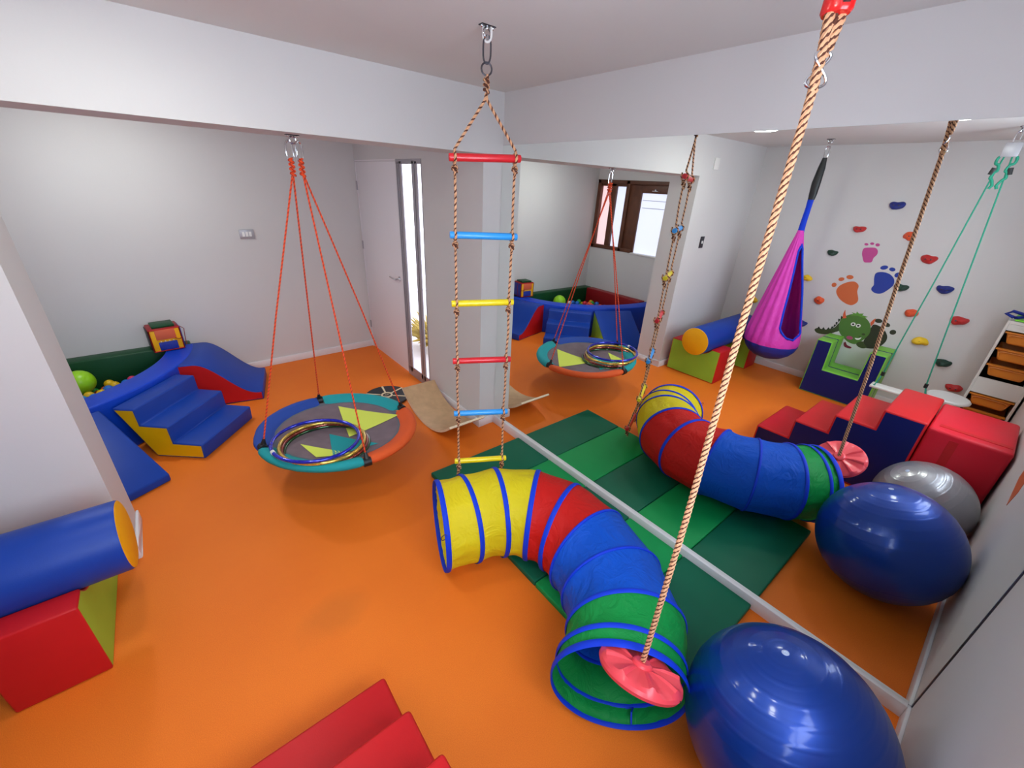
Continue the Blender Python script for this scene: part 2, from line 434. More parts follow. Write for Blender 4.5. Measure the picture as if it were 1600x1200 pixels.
# outside of the sidelight: pale ground and a dry shrub
struct('trim_2', MB().box(XD+.012, 3.2, .56, 4.6, -.12, -.02).box(.26, 3.2, -.6, .56, -.12, -.02), mat('pale_paving', '#C9C6C4', .8))
sh = MB(); rr = random.Random(3)
for i in range(90):
    a = rr.uniform(0, 2*PI); e = rr.uniform(.2, 1.4); L = rr.uniform(.25, .6)
    dv = V((math.cos(a)*math.cos(e), math.sin(a)*math.cos(e), math.sin(e)))
    p0 = V((.42, 1.62, 0)); sh.tube([p0, p0+dv*L*.5+V((0, 0, .05)), p0+dv*L+V((0, 0, -.04))], [.012, .022, .003], 5)
solo('shrub', sh, mat('dry_leaf', '#A08A3A', .8, var=.3, vscale=20), (.42, 1.62, -.02), 'dry yellowish shrub outside behind the glass strip next to the door', 'shrub')

# brown wooden window of the alcove
d = thing('window_1', None, None, (XA, 1.3, 1.09)); d['kind'] = 'structure'
fr = MB()
fr.box(XA-.10, XA+.01, wy0, wy1, 2.055, wz1); fr.box(XA-.10, XA+.01, 1.15, wy1, wz0, 1.14)
fr.box(XA-.10, XA+.01, 1.895, wy1, wz0, wz1); fr.box(XA-.10, XA+.005, wy0, .648, wz0, wz1)
fr.box(XA-.10, XA+.01, 1.335, 1.40, wz0, wz1); fr.box(XA-.09, XA-.012, 1.60, 1.70, 1.13, 2.06); fr.box(XA-.09, XA-.012, 1.40, 1.895, 2.02, 2.06)
part('window_frame', fr, M['wood_brown'], d, bevel=.006, seg=2)
sa = MB(); sa.box(XA-.075, XA-.015, 1.128, 1.335, 1.10, 2.055); sa.box(XA-.075, XA-.015, .648, 1.128, 1.945, 2.055)
part('sash', sa, M['wood_brown'], d, bevel=.006, seg=2)
part('pane', MB().box(XA-.06, XA-.055, 1.395, 1.605, 1.13, 2.03), M['pane'], d)
part('pane', MB().box(XA-.06, XA-.055, 1.695, 1.90, 1.13, 2.03), M['pane_pink'], d)
p = part('pane', MB().box(XA-.055, XA-.05, .645, 1.13, 1.10, 1.95), M['pane'], d)
part('pane_line', MB().box(XA-.05, XA-.048, .66, 1.11, 1.845, 1.852).box(XA-.05, XA-.048, .66, 1.10, 1.742, 1.75), M['pane_line'], p)
part('window_sill', MB().box(XA-.10, XA+.012, wy0-.01, 1.15, 1.075, 1.098), M['white'], d, bevel=.004, seg=2)
part('window_latch', MB().box(XA-.014, XA-.004, .85, .95, 1.972, 1.984).box(XA-.014, XA+.006, .875, .90, 1.984, 2.0), M['chrome'], d, bevel=.002, seg=1)
part('back_panel', MB().box(XA-.12, XA-.10, wy0, wy1, wz0, wz1), M['white'], d)

# daylight window in the right wall, behind the camera
d = thing('window_3', None, None, ((W3[0]+W3[1])/2, YR, W3[2])); d['kind'] = 'structure'
xm = (W3[0]+W3[1])/2
fr = MB()
for a, b, c_, e in ((W3[0], W3[1], W3[2], W3[2]+.05), (W3[0], W3[1], W3[3]-.05, W3[3]), (W3[0], W3[0]+.05, W3[2], W3[3]), (W3[1]-.05, W3[1], W3[2], W3[3]), (xm-.03, xm+.03, W3[2], W3[3])):
    fr.box(a, b, YR-.08, YR-.03, c_, e)
part('window_frame', fr, M['white'], d, bevel=.003, seg=1)
part('pane', MB().box(W3[0]+.04, xm-.02, YR-.07, YR-.064, W3[2]+.04, W3[3]-.04), M['pane_day'], d)
part('pane', MB().box(xm+.02, W3[1]-.04, YR-.07, YR-.064, W3[2]+.04, W3[3]-.04), M['pane_day'], d)
part('window_sill', MB().box(W3[0], W3[1], YR-.12, YR+.0, W3[2]-.02, W3[2]), M['white'], d)
part('back_panel', MB().box(W3[0], W3[1], YR-.14, YR-.12, W3[2], W3[3]), M['white'], d)

# ------------------------------------------------------------------ mirror, wall plates
solo('wall_mirror_panel', MB().box(0.0, .004, YR+.001, yb(0)-.004, bh+.001, HM), [M['mirror']], (0, -1.8, bh),
     'huge frameless mirror covering the right hand wall above the white baseboard', 'mirror')
def plate(name, c, n, wd, ht, label, cat, m, detail):
    """c centre on wall, n outward normal"""
    n = V(n).normalized(); u = V((0, 0, 1)).cross(n); t = thing(name, label, cat, V(c))
    P = lambda a, b, e: V(c)+u*a+V((0, 0, 1))*b+n*e
    def bb(a0, a1, b0, b1, e0, e1):
        return MB().add([P(a, b, e) for a in (a0, a1) for b in (b0, b1) for e in (e0, e1)],
                        [(0, 1, 3, 2), (4, 6, 7, 5), (0, 4, 5, 1), (2, 3, 7, 6), (0, 2, 6, 4), (1, 5, 7, 3)])
    part('cover_plate', bb(-wd/2, wd/2, -ht/2, ht/2, 0, .01), m, t, bevel=.003, seg=2)
    for (a0, a1, b0, b1, mm, nm) in detail: part(nm, bb(a0, a1, b0, b1, .01, .013), mm, t)
    return t
plate('wall_switch', (-1.315, yd(-1.315), 1.395), (0, -1, 0), .125, .085, 'silver grey switch plate with three small buttons on the back wall', 'switch', M['alu'],
      [(-.04, -.018, -.022, .022, M['white'], 'button'), (-.011, .011, -.022, .022, M['white'], 'button'), (.018, .04, -.022, .022, M['white'], 'button')])
plate('wall_switch', (-2.82, yb(-2.82), 1.475), (0, -1, 0), .075, .125, 'dark grey upright switch plate on the wall beside the beam opening, seen in the mirror', 'switch', M['steel_dark'],
      [(-.014, .014, -.014, .014, M['white'], 'button')])
plate('wall_sensor_box', (-2.757, yb(-2.757), 2.262), (0, -1, 0), .1, .11, 'small white square box high on the wall above the switch', 'wall box', M['white'], [])

# ------------------------------------------------------------------ ceiling lights
for (x, y, z, lb) in ((-2.05, -1.12, HC, 'round flush ceiling light near the beam and rope ladder'),
                      (-2.0, -2.3, HC, 'round flush ceiling light above the red foam steps'),
                      (-2.2, 1.1, HC, 'round flush ceiling light of the alcove over the foam stairs')):
    t = thing('ceiling_light', lb, 'ceiling light', (x, y, z), 'round ceiling lights')
    part('housing', MB().lathe([(.13, 0), (.13, -.02), (.12, -.024)], (x, y, z), n=40), M['white'], t)
    part('diffuser', MB().lathe([(.12, -.022), (.118, -.034), (.10, -.042), (.05, -.046)], (x, y, z), n=40), M['lamp_alcove' if y > 0 else 'lamp'], t)

# ------------------------------------------------------------------ hooks
def ceiling_hook(c, label, arm=(1, 0, 0)):
    c = V(c); t = thing('ceiling_hook', label, 'ceiling hook', c)
    a = V(arm).normalized(); b = V((0, 0, 1)).cross(a)
    mb = MB()
    vs = []
    for s in (-1, 1):
        for e in (-1, 1): vs += [c+a*s*.034+b*e*.014, c+a*s*.034+b*e*.014-V((0, 0, .004))]
    mb.add(vs, [(0, 1, 3, 2), (4, 6, 7, 5), (0, 4, 5, 1), (2, 3, 7, 6), (0, 2, 6, 4), (1, 5, 7, 3)])
    part('base_plate', mb, M['steel_dark'], t, bevel=.002, seg=1)
    part('eye', MB().torus(c-V((0, 0, .024)), .016, .0045, b, 20, 8).tube([c, c-V((0, 0, .01))], .006), M['chrome'], t)
    for s in (-1, 1): part('screw', MB().sphere(c+a*s*.026-V((0, 0, .005)), .006, 8, 6), M['chrome'], t)
    return t
def oval(c, L, W_, r, ax, n=28):
    """elongated ring (carabiner), long axis vertical, plane normal ax"""
    ax = V(ax).normalized(); u = V((0, 0, 1)).cross(ax).normalized(); pts = []
    for i in range(n):
        a = 2*PI*i/n; x = math.cos(a)*W_/2; z = math.sin(a)
        z = (abs(z)**.6)*(1 if z > 0 else -1)*L/2
        pts.append(V(c)+u*x+V((0, 0, z)))
    return MB().tube(pts, r, 8, closed=True)

# ------------------------------------------------------------------ rope ladder
LL = [(-.961, -1.215, 2.045), (-.961, -1.213, 1.737), (-.956, -1.210, 1.42), (-.953, -1.208, 1.117), (-.947, -1.203, .80), (-.943, -1.198, .474), (-.95, -1.165, .17)]
LR = [(-.669, -1.331, 2.058), (-.672, -1.338, 1.734), (-.675, -1.339, 1.424), (-.678, -1.343, 1.116), (-.679, -1.340, .795), (-.669, -1.336, .468), (-.665, -1.285, .17)]
top = V((-.814, -1.268, 2.338))
t = thing('rope_ladder', 'brown rope ladder with red, blue and yellow rungs hanging in front of the column', 'rope ladder', (-.81, -1.26, .17))
cols = ['rr', 'rb', 'ry', 'rr', 'rb', 'ry', 'rr']; cn = ['red', 'sky blue', 'yellow', 'red', 'sky blue', 'yellow', 'red']
inn = []
for a, b in zip(LL, LR):
    a, b = V(a), V(b); d = (b-a).normalized(); inn.append((a+d*.024, b-d*.024))
for i, (a, b) in enumerate(zip(LL, LR)):
    a, b = V(a), V(b); d = (b-a).normalized()
    part('rung', MB().tube([a, a+d*.004, b-d*.004, b], [.0145, .016, .016, .0145], 18), M[cols[i]], t, cn[i]+' rung')
for side in (0, 1):
    mb = MB(); s = 1 if side == 0 else -1
    a0, b0 = V(LL[0]), V(LR[0]); off = (b0-a0).normalized().cross(V((0, 0, 1)))
    path = [top+V((0, 0, -.055)), top+V((0, 0, -.07))+(inn[0][side]-top)*.03]
    for i, pr_ in enumerate(inn):
        p = pr_[side]
        wob = V((R.uniform(-.004, .004), R.uniform(-.004, .004), 0))
        if i: 
            q = path[-1]; path.append(q.lerp(p+V((0, 0, .03)), .5)+wob)
        path += [p+V((0, 0, .03)), p+off*.021+V((0, 0, .006)), p+off*.019-V((0, 0, .012)), p-V((0, 0, .028))]
    path.append(inn[-1][side]-V((0, 0, .06)))
    mb.rope(path, .0062, .026, (0, 0, 1), 5)
    rp = part('side_rope', mb, [M['tan'], M['brown']], t)
    for i, pr_ in enumerate(inn):
        p = pr_[side]; kn = MB()
        kn.rope([p-off*.02+V((0, 0, .02)), p-off*.023, p-off*.015-V((0, 0, .02)), p+off*.004-V((0, 0, .03))], .0058, .026, (0, 0, 1), 5)
        c0 = p-V((0, 0, .034)); pts = []
        for k in range(26):
            a = k*2*PI*2/25; pts.append(c0+V((math.cos(a)*.010, math.sin(a)*.010, -.018*k/25+.004*math.sin(a*1.5))))
        kn.rope(pts, .0058, .026, (0, 1, 1), 5)
        q = c0-V((0, 0, .012)); kn.rope([q, q+off*.012-V((0, 0, .01)), q+off*.008-V((0, 0, .03))], .005, .026, (0, 0, 1), 5)
        part('knot', kn, [M['tan'], M['brown']], rp)
kn = MB(); pts = []
for k in range(40):
    a = k*2*PI*3/39; pts.append(top+V((math.cos(a)*.009, math.sin(a)*.009, -.004-.05*k/39)))
kn.rope(pts, .006, .03, (0, 1, 1), 5); kn.rope([top+V((0, 0, -.03)), top+V((.004, 0, .008)), top+V((.008, 0, -.03))], .007, .03, (0, 0, 1), 5)
part('top_knot', kn, [M['tan'], M['brown']], t)
vd = V((-.93, .37, 0))    # direction in the ladder plane
part('ring', MB().torus(top+V((0, 0, .024)), .021, .0035, (.37, .93, 0), 30, 8), M['steel_dark'], t)
part('carabiner', oval(top+V((0, 0, .085)), .088, .03, .0036, (.4, .9, 0)), M['steel_dark'], t, 'dark steel carabiner')
part('white_strap_hook', oval(top+V((0, 0, .139)), .06, .032, .0045, (.5, .8, 0)), M['white'], t, 'white hook link')
part('link_neck', MB().tube([top+V((0, 0, .13)), top+V((0, 0, .118))], .007), M['chrome'], t)
ceiling_hook((top.x, top.y, HC), 'small steel hook plate on the ceiling above the rope ladder', (1, 0, 0))

# ------------------------------------------------------------------ saucer swing
sc = V((-1.300, -.221, .335)); SR = .50
clipd = {'UL': (-1.297, .286, .324), 'RR': (-.808, -.179, .316), 'LR': (-1.299, -.728, .336), 'LL': (-1.790, -.258, .366)}
t = thing('saucer_swing', 'round mesh saucer swing with blue, teal and orange padded rim on orange ropes', 'swing', sc)
ex = (V(clipd['RR'])-V(clipd['LL'])).normalized(); ey = (V(clipd['UL'])-V(clipd['LR'])); ey = (ey-ex*ey.dot(ex)).normalized(); ez = ex.cross(ey)
def sp(r, a, h=0): return sc+ex*math.cos(a)*r+ey*math.sin(a)*r+ez*h
ang = {k: math.atan2((V(v)-sc).dot(ey), (V(v)-sc).dot(ex)) for k, v in clipd.items()}
# mesh seat, slightly sagging
mb = MB(); n = 72; rings = [0.001, .08, .16, .24, .32, .40, .445]
base = 0
for r in rings:
    for k in range(n): mb.v.append(sp(r, 2*PI*k/n, -.022*(1-(r/.445)**2)-.004))
for i in range(len(rings)-1):
    for k in range(n):
        k2 = (k+1) % n; mb.f.append([i*n+k, i*n+k2, (i+1)*n+k2, (i+1)*n+k]); mb.m.append(1 if i == len(rings)-2 else 0)
seat = part('mesh_seat', mb, [M['mesh'], M['grey']], t, 'brownish grey mesh seat')
def zs(x, y):
    p = V((x, y, 0))-sc; a = p.dot(ex); b = p.dot(ey); r = math.hypot(a, b)
    return sc+ex*a+ey*b+ez*(-.022*(1-(r/.445)**2)+.0005)
def tri_patch(pts, m, lb):
    mb = MB(); N = 14; ix = {}
    A, B, D = [V((p[0], p[1], 0)) for p in pts]
    for i in range(N+1):
        for j in range(N+1-i):
            q = A+(B-A)*i/N+(D-A)*j/N; p = V((q.x, q.y, 0)); pp = zs(p.x, p.y); ix[i, j] = len(mb.v); mb.v.append(pp)
    for i in range(N):
        for j in range(N-i):
            mb.f.append([ix[i, j], ix[i+1, j], ix[i, j+1]]); mb.m.append(0)
            if i+j < N-1: mb.f.append([ix[i+1, j], ix[i+1, j+1], ix[i, j+1]]); mb.m.append(0)
    part('patch', mb, m, seat, lb)
tri_patch([(-1.22, .115), (-.885, -.26), (-1.30, -.36)], M['lemon'], 'lemon yellow triangle patch')
tri_patch([(-1.40, -.25), (-1.17, -.56), (-1.47, -.55)], M['teal'], 'teal triangle patch')
tri_patch([(-1.60, -.30), (-1.56, -.52), (-1.34, -.60)], M['lemon'], 'lemon yellow triangle patch')
order = [('LL', 'UL', 'sblue', 'blue'), ('UL', 'RR', 'teal', 'teal'), ('RR', 'LR', 'sor', 'orange'), ('LR', 'LL', 'teal', 'teal')]
for a, b, m, cn_ in order:
    a0, a1 = ang[a], ang[b]
    while a1 > a0: a1 -= 2*PI
    if a0-a1 > PI: a1 += 0
    N = 34; mb = MB()
    g = .045; A = [a0-g+(a1+g-(a0-g))*i/N for i in range(N+1)]
    prof = [(.0, -.028), (.022, -.02), (.030, 0), (.022, .02), (0, .028), (-.03, .022), (-.062, .006), (-.088, -.004), (-.09, -.009), (-.05, -.014), (-.022, -.024)]
    for i, aa in enumerate(A):
        end = min(i, N-i); k = 1 if end > 1 else (.82 if end == 0 else .95)
        ru = .003*noise.noise(V((aa*9, 1.3, hash(m) % 3)))
        for p, q in prof: mb.v.append(sp(SR+.003+p*k+ru, aa, q*k))
    P = len(prof)
    for i in range(N):
        for j in range(P):
            j2 = (j+1) % P; mb.f.append([i*P+j, i*P+j2, (i+1)*P+j2, (i+1)*P+j]); mb.m.append(0)
    mb.f.append(list(range(P))); mb.m.append(0); mb.f.append([N*P+j for j in reversed(range(P))]); mb.m.append(0)
    part('rim_cover', mb, M[m], t, cn_+' padded rim cover', sharp=60)
part('rim_tube', MB().tube([sp(SR, 2*PI*i/80) for i in range(80)], .017, 10, closed=True), M['grey'], t)
hook = V((-1.317, -.224, 2.131))
cara = {'a': hook+V((-.022, .01, -.075)), 'b': hook+V((.022, -.01, -.075))}
pair = {'LL': 'a', 'UL': 'a', 'LR': 'b', 'RR': 'b'}
for k, p in clipd.items():
    p = V(p); c0 = cara[pair[k]]+V((0, 0, -.035))
    d = (c0-p).normalized()
    tw = MB().rope([p+d*.03, p.lerp(c0, .5)+V((0, 0, -.006)), c0+V((0, 0, -.06)), c0], .0052, .024, (0, 0, 1), 5)
    part('rope', tw, [M['ropeo'], M['roper']], t)
    cl = MB(); tang = V((-math.sin(ang[k]), math.cos(ang[k]), 0))
    cl.tube([p-tang*.024, p+tang*.024], .029, 16)
    cl.tube([p+V((0, 0, .015)), p+d*.035, p+d*.065], [.016, .015, .008], 10)
    part('rope_clip', cl, M['black'], t, 'black plastic rope clip')
for k, c0 in cara.items():
    part('carabiner', oval(c0, .1, .034, .0045, (.4 if k == 'a' else -.3, .9, 0)), M['chrome'], t, 'silver carabiner')
    kn = MB(); pts = []
    for i in range(50):
        a = i*2*PI*4/49; pts.append(c0+V((math.cos(a)*.011, math.sin(a)*.011, -.03-.085*i/49)))
    kn.rope(pts, .0062, .03, (0, 0, 1), 5)
    part('rope_coil', kn, [M['ropeo'], M['roper']], t)
ceiling_hook((hook.x, hook.y, HB), 'steel hook plate under the beam holding the saucer swing', (1, .1, 0))

# hoops lying on the swing
def hoop(c, r, ct, m, label, tilt, sm):
    ax = (ez+V(tilt)).normalized()
    t_ = thing('hula_hoop', label, 'hoop', c)
    part('tube', MB().torus(c, r, .0115, ax, 72, 12), m, t_)
    u = ax.orthogonal().normalized(); w_ = ax.cross(u)
    if ct is None: dl = V((-.97, -.1, 0)); a = math.atan2(dl.dot(w_), dl.dot(u))
    else: a = ct
    pts = [V(c)+(u*math.cos(a+q)+w_*math.sin(a+q))*r for q in (-.05, 0, .05)]
    part('joint_sleeve', MB().tube(pts, .0135, 12), sm, t_, 'joint sleeve')
for (hx0, hy0, hz0, hr, st, mk, lb, sl) in (
    (-1.437, -.402, .334, .258, 1.0, 'hgreen', 'dark green shiny hula hoop, lowest of the pile on the saucer swing', 'hgreen'),
    (-1.452, -.415, .358, .258, 2.0, 'hred', 'copper red shiny hula hoop, between the gold and green hoops', 'hred'),
    (-1.467, -.418, .382, .256, 3.0, 'hgold', 'gold shiny hula hoop just under the blue one', 'hgold'),
    (-1.502, -.408, .406, .258, None, 'hblue', 'blue shiny hula hoop on top of the pile on the saucer swing', 'white')):
    hoop(V((hx0, hy0, hz0)), hr, st, M[mk], lb, (0, 0, 0), M[sl])

# ------------------------------------------------------------------ disc swing
dc = V((-1.046, -2.574, .505)); dh = V((-.797, -2.473, 2.185)); up = (dh-dc).normalized()
t = thing('disc_swing', 'pinkish red plastic disc swing on a thick two tone rope at the tunnel mouth', 'swing', dc)
mb = MB(); r0 = .142; N = 96
prof = [(.0, .012), (.025, .013), (.032, .008), (.034, .0), (.07, -.001), (.105, -.002), (.128, -.005), (.139, -.014), (.142, -.026), (.136, -.038), (.12, -.042), (.0, -.042)]
dn = V((.495, .18, .85)).normalized()
u = dn.orthogonal().normalized(); w_ = dn.cross(u)
for r, h_ in prof:
    for k in range(N):
        a = 2*PI*k/N; z = h_
        if .034 < r < .135 and h_ > -.02:
            q = (k % 12)/12; z += .011*(abs(q-.5)*2-.5)*min(1, (r-.03)/.05) if True else 0
            z += .006 if q < .12 else 0
        mb.v.append(dc+dn*z+(u*math.cos(a)+w_*math.sin(a))*max(r, .0005))
for i in range(len(prof)-1):
    for k in range(N):
        k2 = (k+1) % N; mb.f.append([i*N+k, i*N+k2, (i+1)*N+k2, (i+1)*N+k]); mb.m.append(0)
part('seat_disc', mb, M['disc'], t, 'ribbed pinkish red disc seat', sharp=28)
part('screw', MB().sphere(dc+(V((-.02, -1, 0))-dn*V((-.02, -1, 0)).dot(dn)).normalized()*.1425-dn*.024, .0035, 8, 6), M['black'], t)
part('rope', MB().rope([dc+dn*.006, dc.lerp(dh, .33)+V((.002, -.002, 0)), dc.lerp(dh, .66)+V((-.003, .002, 0)), dh], .0095, .052, (0, 1, 0, 1, 0, 1), 6, .82), [M['tan'], M['brown']], t)
# eight shaped steel hook, looped rope tails and red length adjuster
e8 = dh+up*.022; sd = V((.78, -.62, 0)); pts = []
for i in range(48):
    a = 2*PI*i/48; pts.append(e8+sd*math.sin(2*a)*.019+up*math.sin(a)*.034+V((.3, .4, 0))*.012*math.cos(a))
part('eight_hook', MB().tube(pts, .003, 8, closed=True), M['chrome'], t, 'silver figure eight hook')
tail = MB()
tail.rope([dh+up*-.02, dh+up*.05-sd*.004, dh+up*.12-sd*.012, dh+up*.24-sd*.012], .0105, .05, (0, 1, 0, 1, 0, 1), 6, .85)
tail.rope([dh+up*.06+sd*.006, dh+up*.12+sd*.014, dh+up*.24+sd*.014], .0105, .05, (0, 1, 0, 1, 0, 1), 6, .85)
tail.rope([dh+up*.045+sd*.003, dh+up*.08, dh+up*.12], .008, .05, (1, 1, 0), 6)
part('rope_tail', tail, [M['tan'], M['brown']], t)
ad = MB(); q = dh+up*.205
for e in (-1, 1): pass
ad.tube([dh+up*.118, dh+up*.124, dh+up*.205, dh+up*.212], [.026, .03, .03, .026], 18, flat=.75)
adj = part('adjuster', ad, M['redgloss'], t, 'red plastic rope adjuster')
for q_ in (.135, .155, .18):
    c_ = dh+up*q_+V((-.019, -.021, 0)); part('slot', MB().box(c_.x-.005, c_.x+.005, c_.y-.005, c_.y+.005, c_.z-.003, c_.z+.003), M['black'], adj)
lp = MB(); tp = V((dh.x+.05, dh.y+.02, HC-.04))
lp.rope([dh+up*.26-sd*.012, tp-sd*.006, tp+V((0, 0, .01)), tp+sd*.006, dh+up*.26+sd*.012], .0095, .05, (0, 1, 0, 1, 0, 1), 6, .85)
part('top_loop', lp, [M['tan'], M['brown']], t)
ceiling_hook((tp.x, tp.y, HC), 'steel hook plate on the ceiling above the disc swing', (0, 1, 0))

# ------------------------------------------------------------------ folding mat
t = thing('folding_mat', 'green five panel folding gym mat lying along the mirror', 'mat', (-.43, -1.65, 0))
ys = [-.705, -1.085, -1.47, -1.855, -2.24, -2.635]
for i in range(5):
    mb = MB().box(-.85, -.021, ys[i+1]+.002, ys[i]-.002, .001, .038)
    part('mat_panel', mb, M['matd'] if i % 2 == 0 else M['matl'], t, ('dark' if i % 2 == 0 else 'light')+' green mat panel', bevel=.008, seg=3)

# ------------------------------------------------------------------ play tunnel
rg = [(-1.148, -1.388, .247, -.36, .242), (-1.002, -1.430, .249, -.26, .243), (-.855, -1.518, .285, -.42, .243), (-.712, -1.650, .286, -.87, .244),
      (-.645, -1.818, .287, -1.24, .244), (-.655, -2.018, .288, -1.66, .246), (-.722, -2.224, .288, -2.02, .246), (-.85, -2.398, .29, -2.3, .247),
      (-.975, -2.472, .268, -2.42, .248), (-1.03, -2.508, .258, -2.43, .252)]
t = thing('play_tunnel', 'curved yellow, red, blue and green pop up crawl tunnel on the green mat', 'play tunnel', (-.8, -1.9, 0))
def ringpt(g, a, dr=0):
    x, y, z, th, r = g; h_ = V((-math.sin(th), math.cos(th), 0))
    return V((x, y, z))+(h_*math.cos(a)+V((0, 0, 1))*math.sin(a))*(r+dr)
def lerp(a, b, k): return tuple(p+(q-p)*k for p, q in zip(a, b))
def cat(i, k):
    p0, p1, p2, p3 = rg[max(0, i-1)], rg[i], rg[i+1], rg[min(len(rg)-1, i+2)]
    o = []
    for a, b, c, d in zip(p0, p1, p2, p3):
        o.append(.5*((2*b)+(-a+c)*k+(2*a-5*b+4*c-d)*k*k+(-a+3*b-3*c+d)*k**3))
    return tuple(o)
segc = ['ty', 'ty', 'ty', 'tr', 'tr', 'tb', 'tb', 'tg', 'tg']; scn = {'ty': 'yellow', 'tr': 'red', 'tb': 'blue', 'tg': 'green'}
NA = 84
for i in range(9):
    mb = MB(); MS = 12 if i < 8 else 5
    for j in range(MS+1):
        k = j/MS; g = cat(i, k)
        for q in range(NA):
            a = 2*PI*q/NA
            env = math.sin(PI*k)
            dr = -.010*env + env*(.010*noise.noise(V((math.cos(a)*3.2, math.sin(a)*3.2, i*3.1+k*.9))) + .005*noise.noise(V((math.cos(a)*11, math.sin(a)*11, i*5+k*1.6))))
            p = ringpt(g, a, dr); p.z = max(p.z, .043 if (p.x > -.86 and -2.64 < p.y < -.7) else .003)
            mb.v.append(p)
    for j in range(MS):
        for q in range(NA):
            q2 = (q+1) % NA; mb.f.append([j*NA+q, j*NA+q2, (j+1)*NA+q2, (j+1)*NA+q]); mb.m.append(0)
    part('tunnel_cloth', mb, M[segc[i]], t, scn[segc[i]]+' tunnel cloth section', sharp=80)
wd = [.014, .013, .0135, .0135, .013, .008, .008, .011, .011, .015]
for i, g in enumerate(rg):
    mb = MB(); N = NA; P = 8
    th = g[3]; ax = V((math.cos(th), math.sin(th), 0))
    for q in range(N):
        a = 2*PI*q/N; c0 = ringpt(g, a, .001); rd = (ringpt(g, a, .05)-c0).normalized()
        for j in range(P):
            b = 2*PI*j/P; p = c0+ax*math.cos(b)*wd[i]+rd*math.sin(b)*.0045
            p.z = max(p.z, .0415 if (p.x > -.86 and -2.64 < p.y < -.7) else .002); mb.v.append(p)
    for q in range(N):
        q2 = (q+1) % N
        for j in range(P):
            j2 = (j+1) % P; mb.f.append([q*P+j, q*P+j2, q2*P+j2, q2*P+j]); mb.m.append(0)
    part('ring_band', mb, M['trimblue'], t, 'blue ring band', sharp=80)
# tie ribbon hanging inside the mouth
e = ringpt(rg[9], -1.2, -.01)
part('tie_ribbon', MB().tube([e, e+V((.02, .02, .03)), e+V((.05, .03, .01)), e+V((.03, .05, -.005))], .004, 6, flat=.4), M['trimblue'], t)
e = ringpt(rg[0], 2.6, 0)
part('tie_loop', MB().torus(e+V((-.02, 0, 0)), .016, .002, (0, 1, 0), 16, 6), M['steel_dark'], t)

# ------------------------------------------------------------------ exercise balls
def ex_ball(c, r, axis, m, label, pos=None):
    t_ = thing('exercise_ball', label, 'exercise ball', (c[0], c[1], 0))
    prof = []; N = 160
    for i in range(N+1):
        a = PI*i/N; rr_ = r
        la = min(a, PI-a)
        if .12 < la < 1.25: rr_ += .001*(1 if math.sin(la*40) > .85 else 0)
        prof.append((math.sin(a)*rr_, -math.cos(a)*rr_))
    mb = MB().lathe(prof, c, axis, 96)
    for i, p in enumerate(mb.v):
        if p.z < .001: p.z = .001
    part('ball_skin', mb, m, t_, sharp=60)
    ax = V(axis).normalized(); p = V(c)+ax*(r-.001)
    part('valve_plug', MB().lathe([(.011, -.002), (.011, .002), (.005, .003), (.004, .001)], p, ax, 16), M['valve'], t_, 'pale valve plug')
ex_ball((-.702, -2.95, .312), .312, (0.0, .268, .963), M['ballblue'], 'big glossy blue exercise ball in the corner between mirror and right wall')
ex_ball((-1.435, -3.004, .252), .253, (.35, .5, .8), M['ballgrey'], 'pearly grey exercise ball between blue ball and red foam cube, seen in the mirror')

# ------------------------------------------------------------------ foam blue stairs
F0 = V((-2.109, .433, .002)); ww = V((.641, .767, 0)).normalized(); dd = V((-.767, .641, 0)).normalized(); UZ = V((0, 0, 1))
t = thing('foam_stairs', 'blue three step foam stairs with yellow side in front of the ball pit', 'foam stairs', F0)
poly = [(0, 0), (-.006, .122), (.2, .128), (.205, .262), (.40, .266), (.405, .394), (.565, .392), (.36, 0)]
mb = MB().prism(poly, F0, dd, UZ, ww, .598, 0, capmi=1)
split(t, mb, [('cover', M['blue']), ('side_panel', M['yellow'], True)], bevel=.012, seg=3)
# ------------------------------------------------------------------ foam wave slide
O = V((-1.575, 1.228, .002)); d2 = V((-.9755, .22, 0)); w2 = V((.22, .9755, 0))
t = thing('foam_wave_slide', 'blue wavy foam slide with red side at the far end of the ball pit', 'foam slide', O)
top_ = []
for i in range(22):
    s_ = i/21; x = s_*.58; k = max(0, min(1, (x-.03)/.44)); z = .085+(.42-.085)*(k*k*(3-2*k)); top_.append((x, z))
poly = [(0, 0)]+top_+[(.58, 0)]
mb = MB().prism(poly, O, d2, UZ, w2, .6, 0, capmi=1)
split(t, mb, [('cover', M['blue']), ('side_panel', M['red'], True)], bevel=.01, seg=3, angle=50)
# ------------------------------------------------------------------ foam wedge
O = V((-2.317, .275, .002)); w3 = V((-.88, -.475, 0)).normalized(); d3 = V((-.475, .88, 0)).normalized()
t = thing('foam_ramp', 'blue foam wedge ramp with lime green side, half hidden behind the stub wall', 'foam ramp', O)
mb = MB().prism([(0, 0), (0, .055), (.60, .40), (.60, 0)], O, d3, UZ, w3, .56, 0, capmi=1)
split(t, mb, [('cover', M['blue']), ('side_panel', M['lime'], True)], bevel=.012, seg=3)

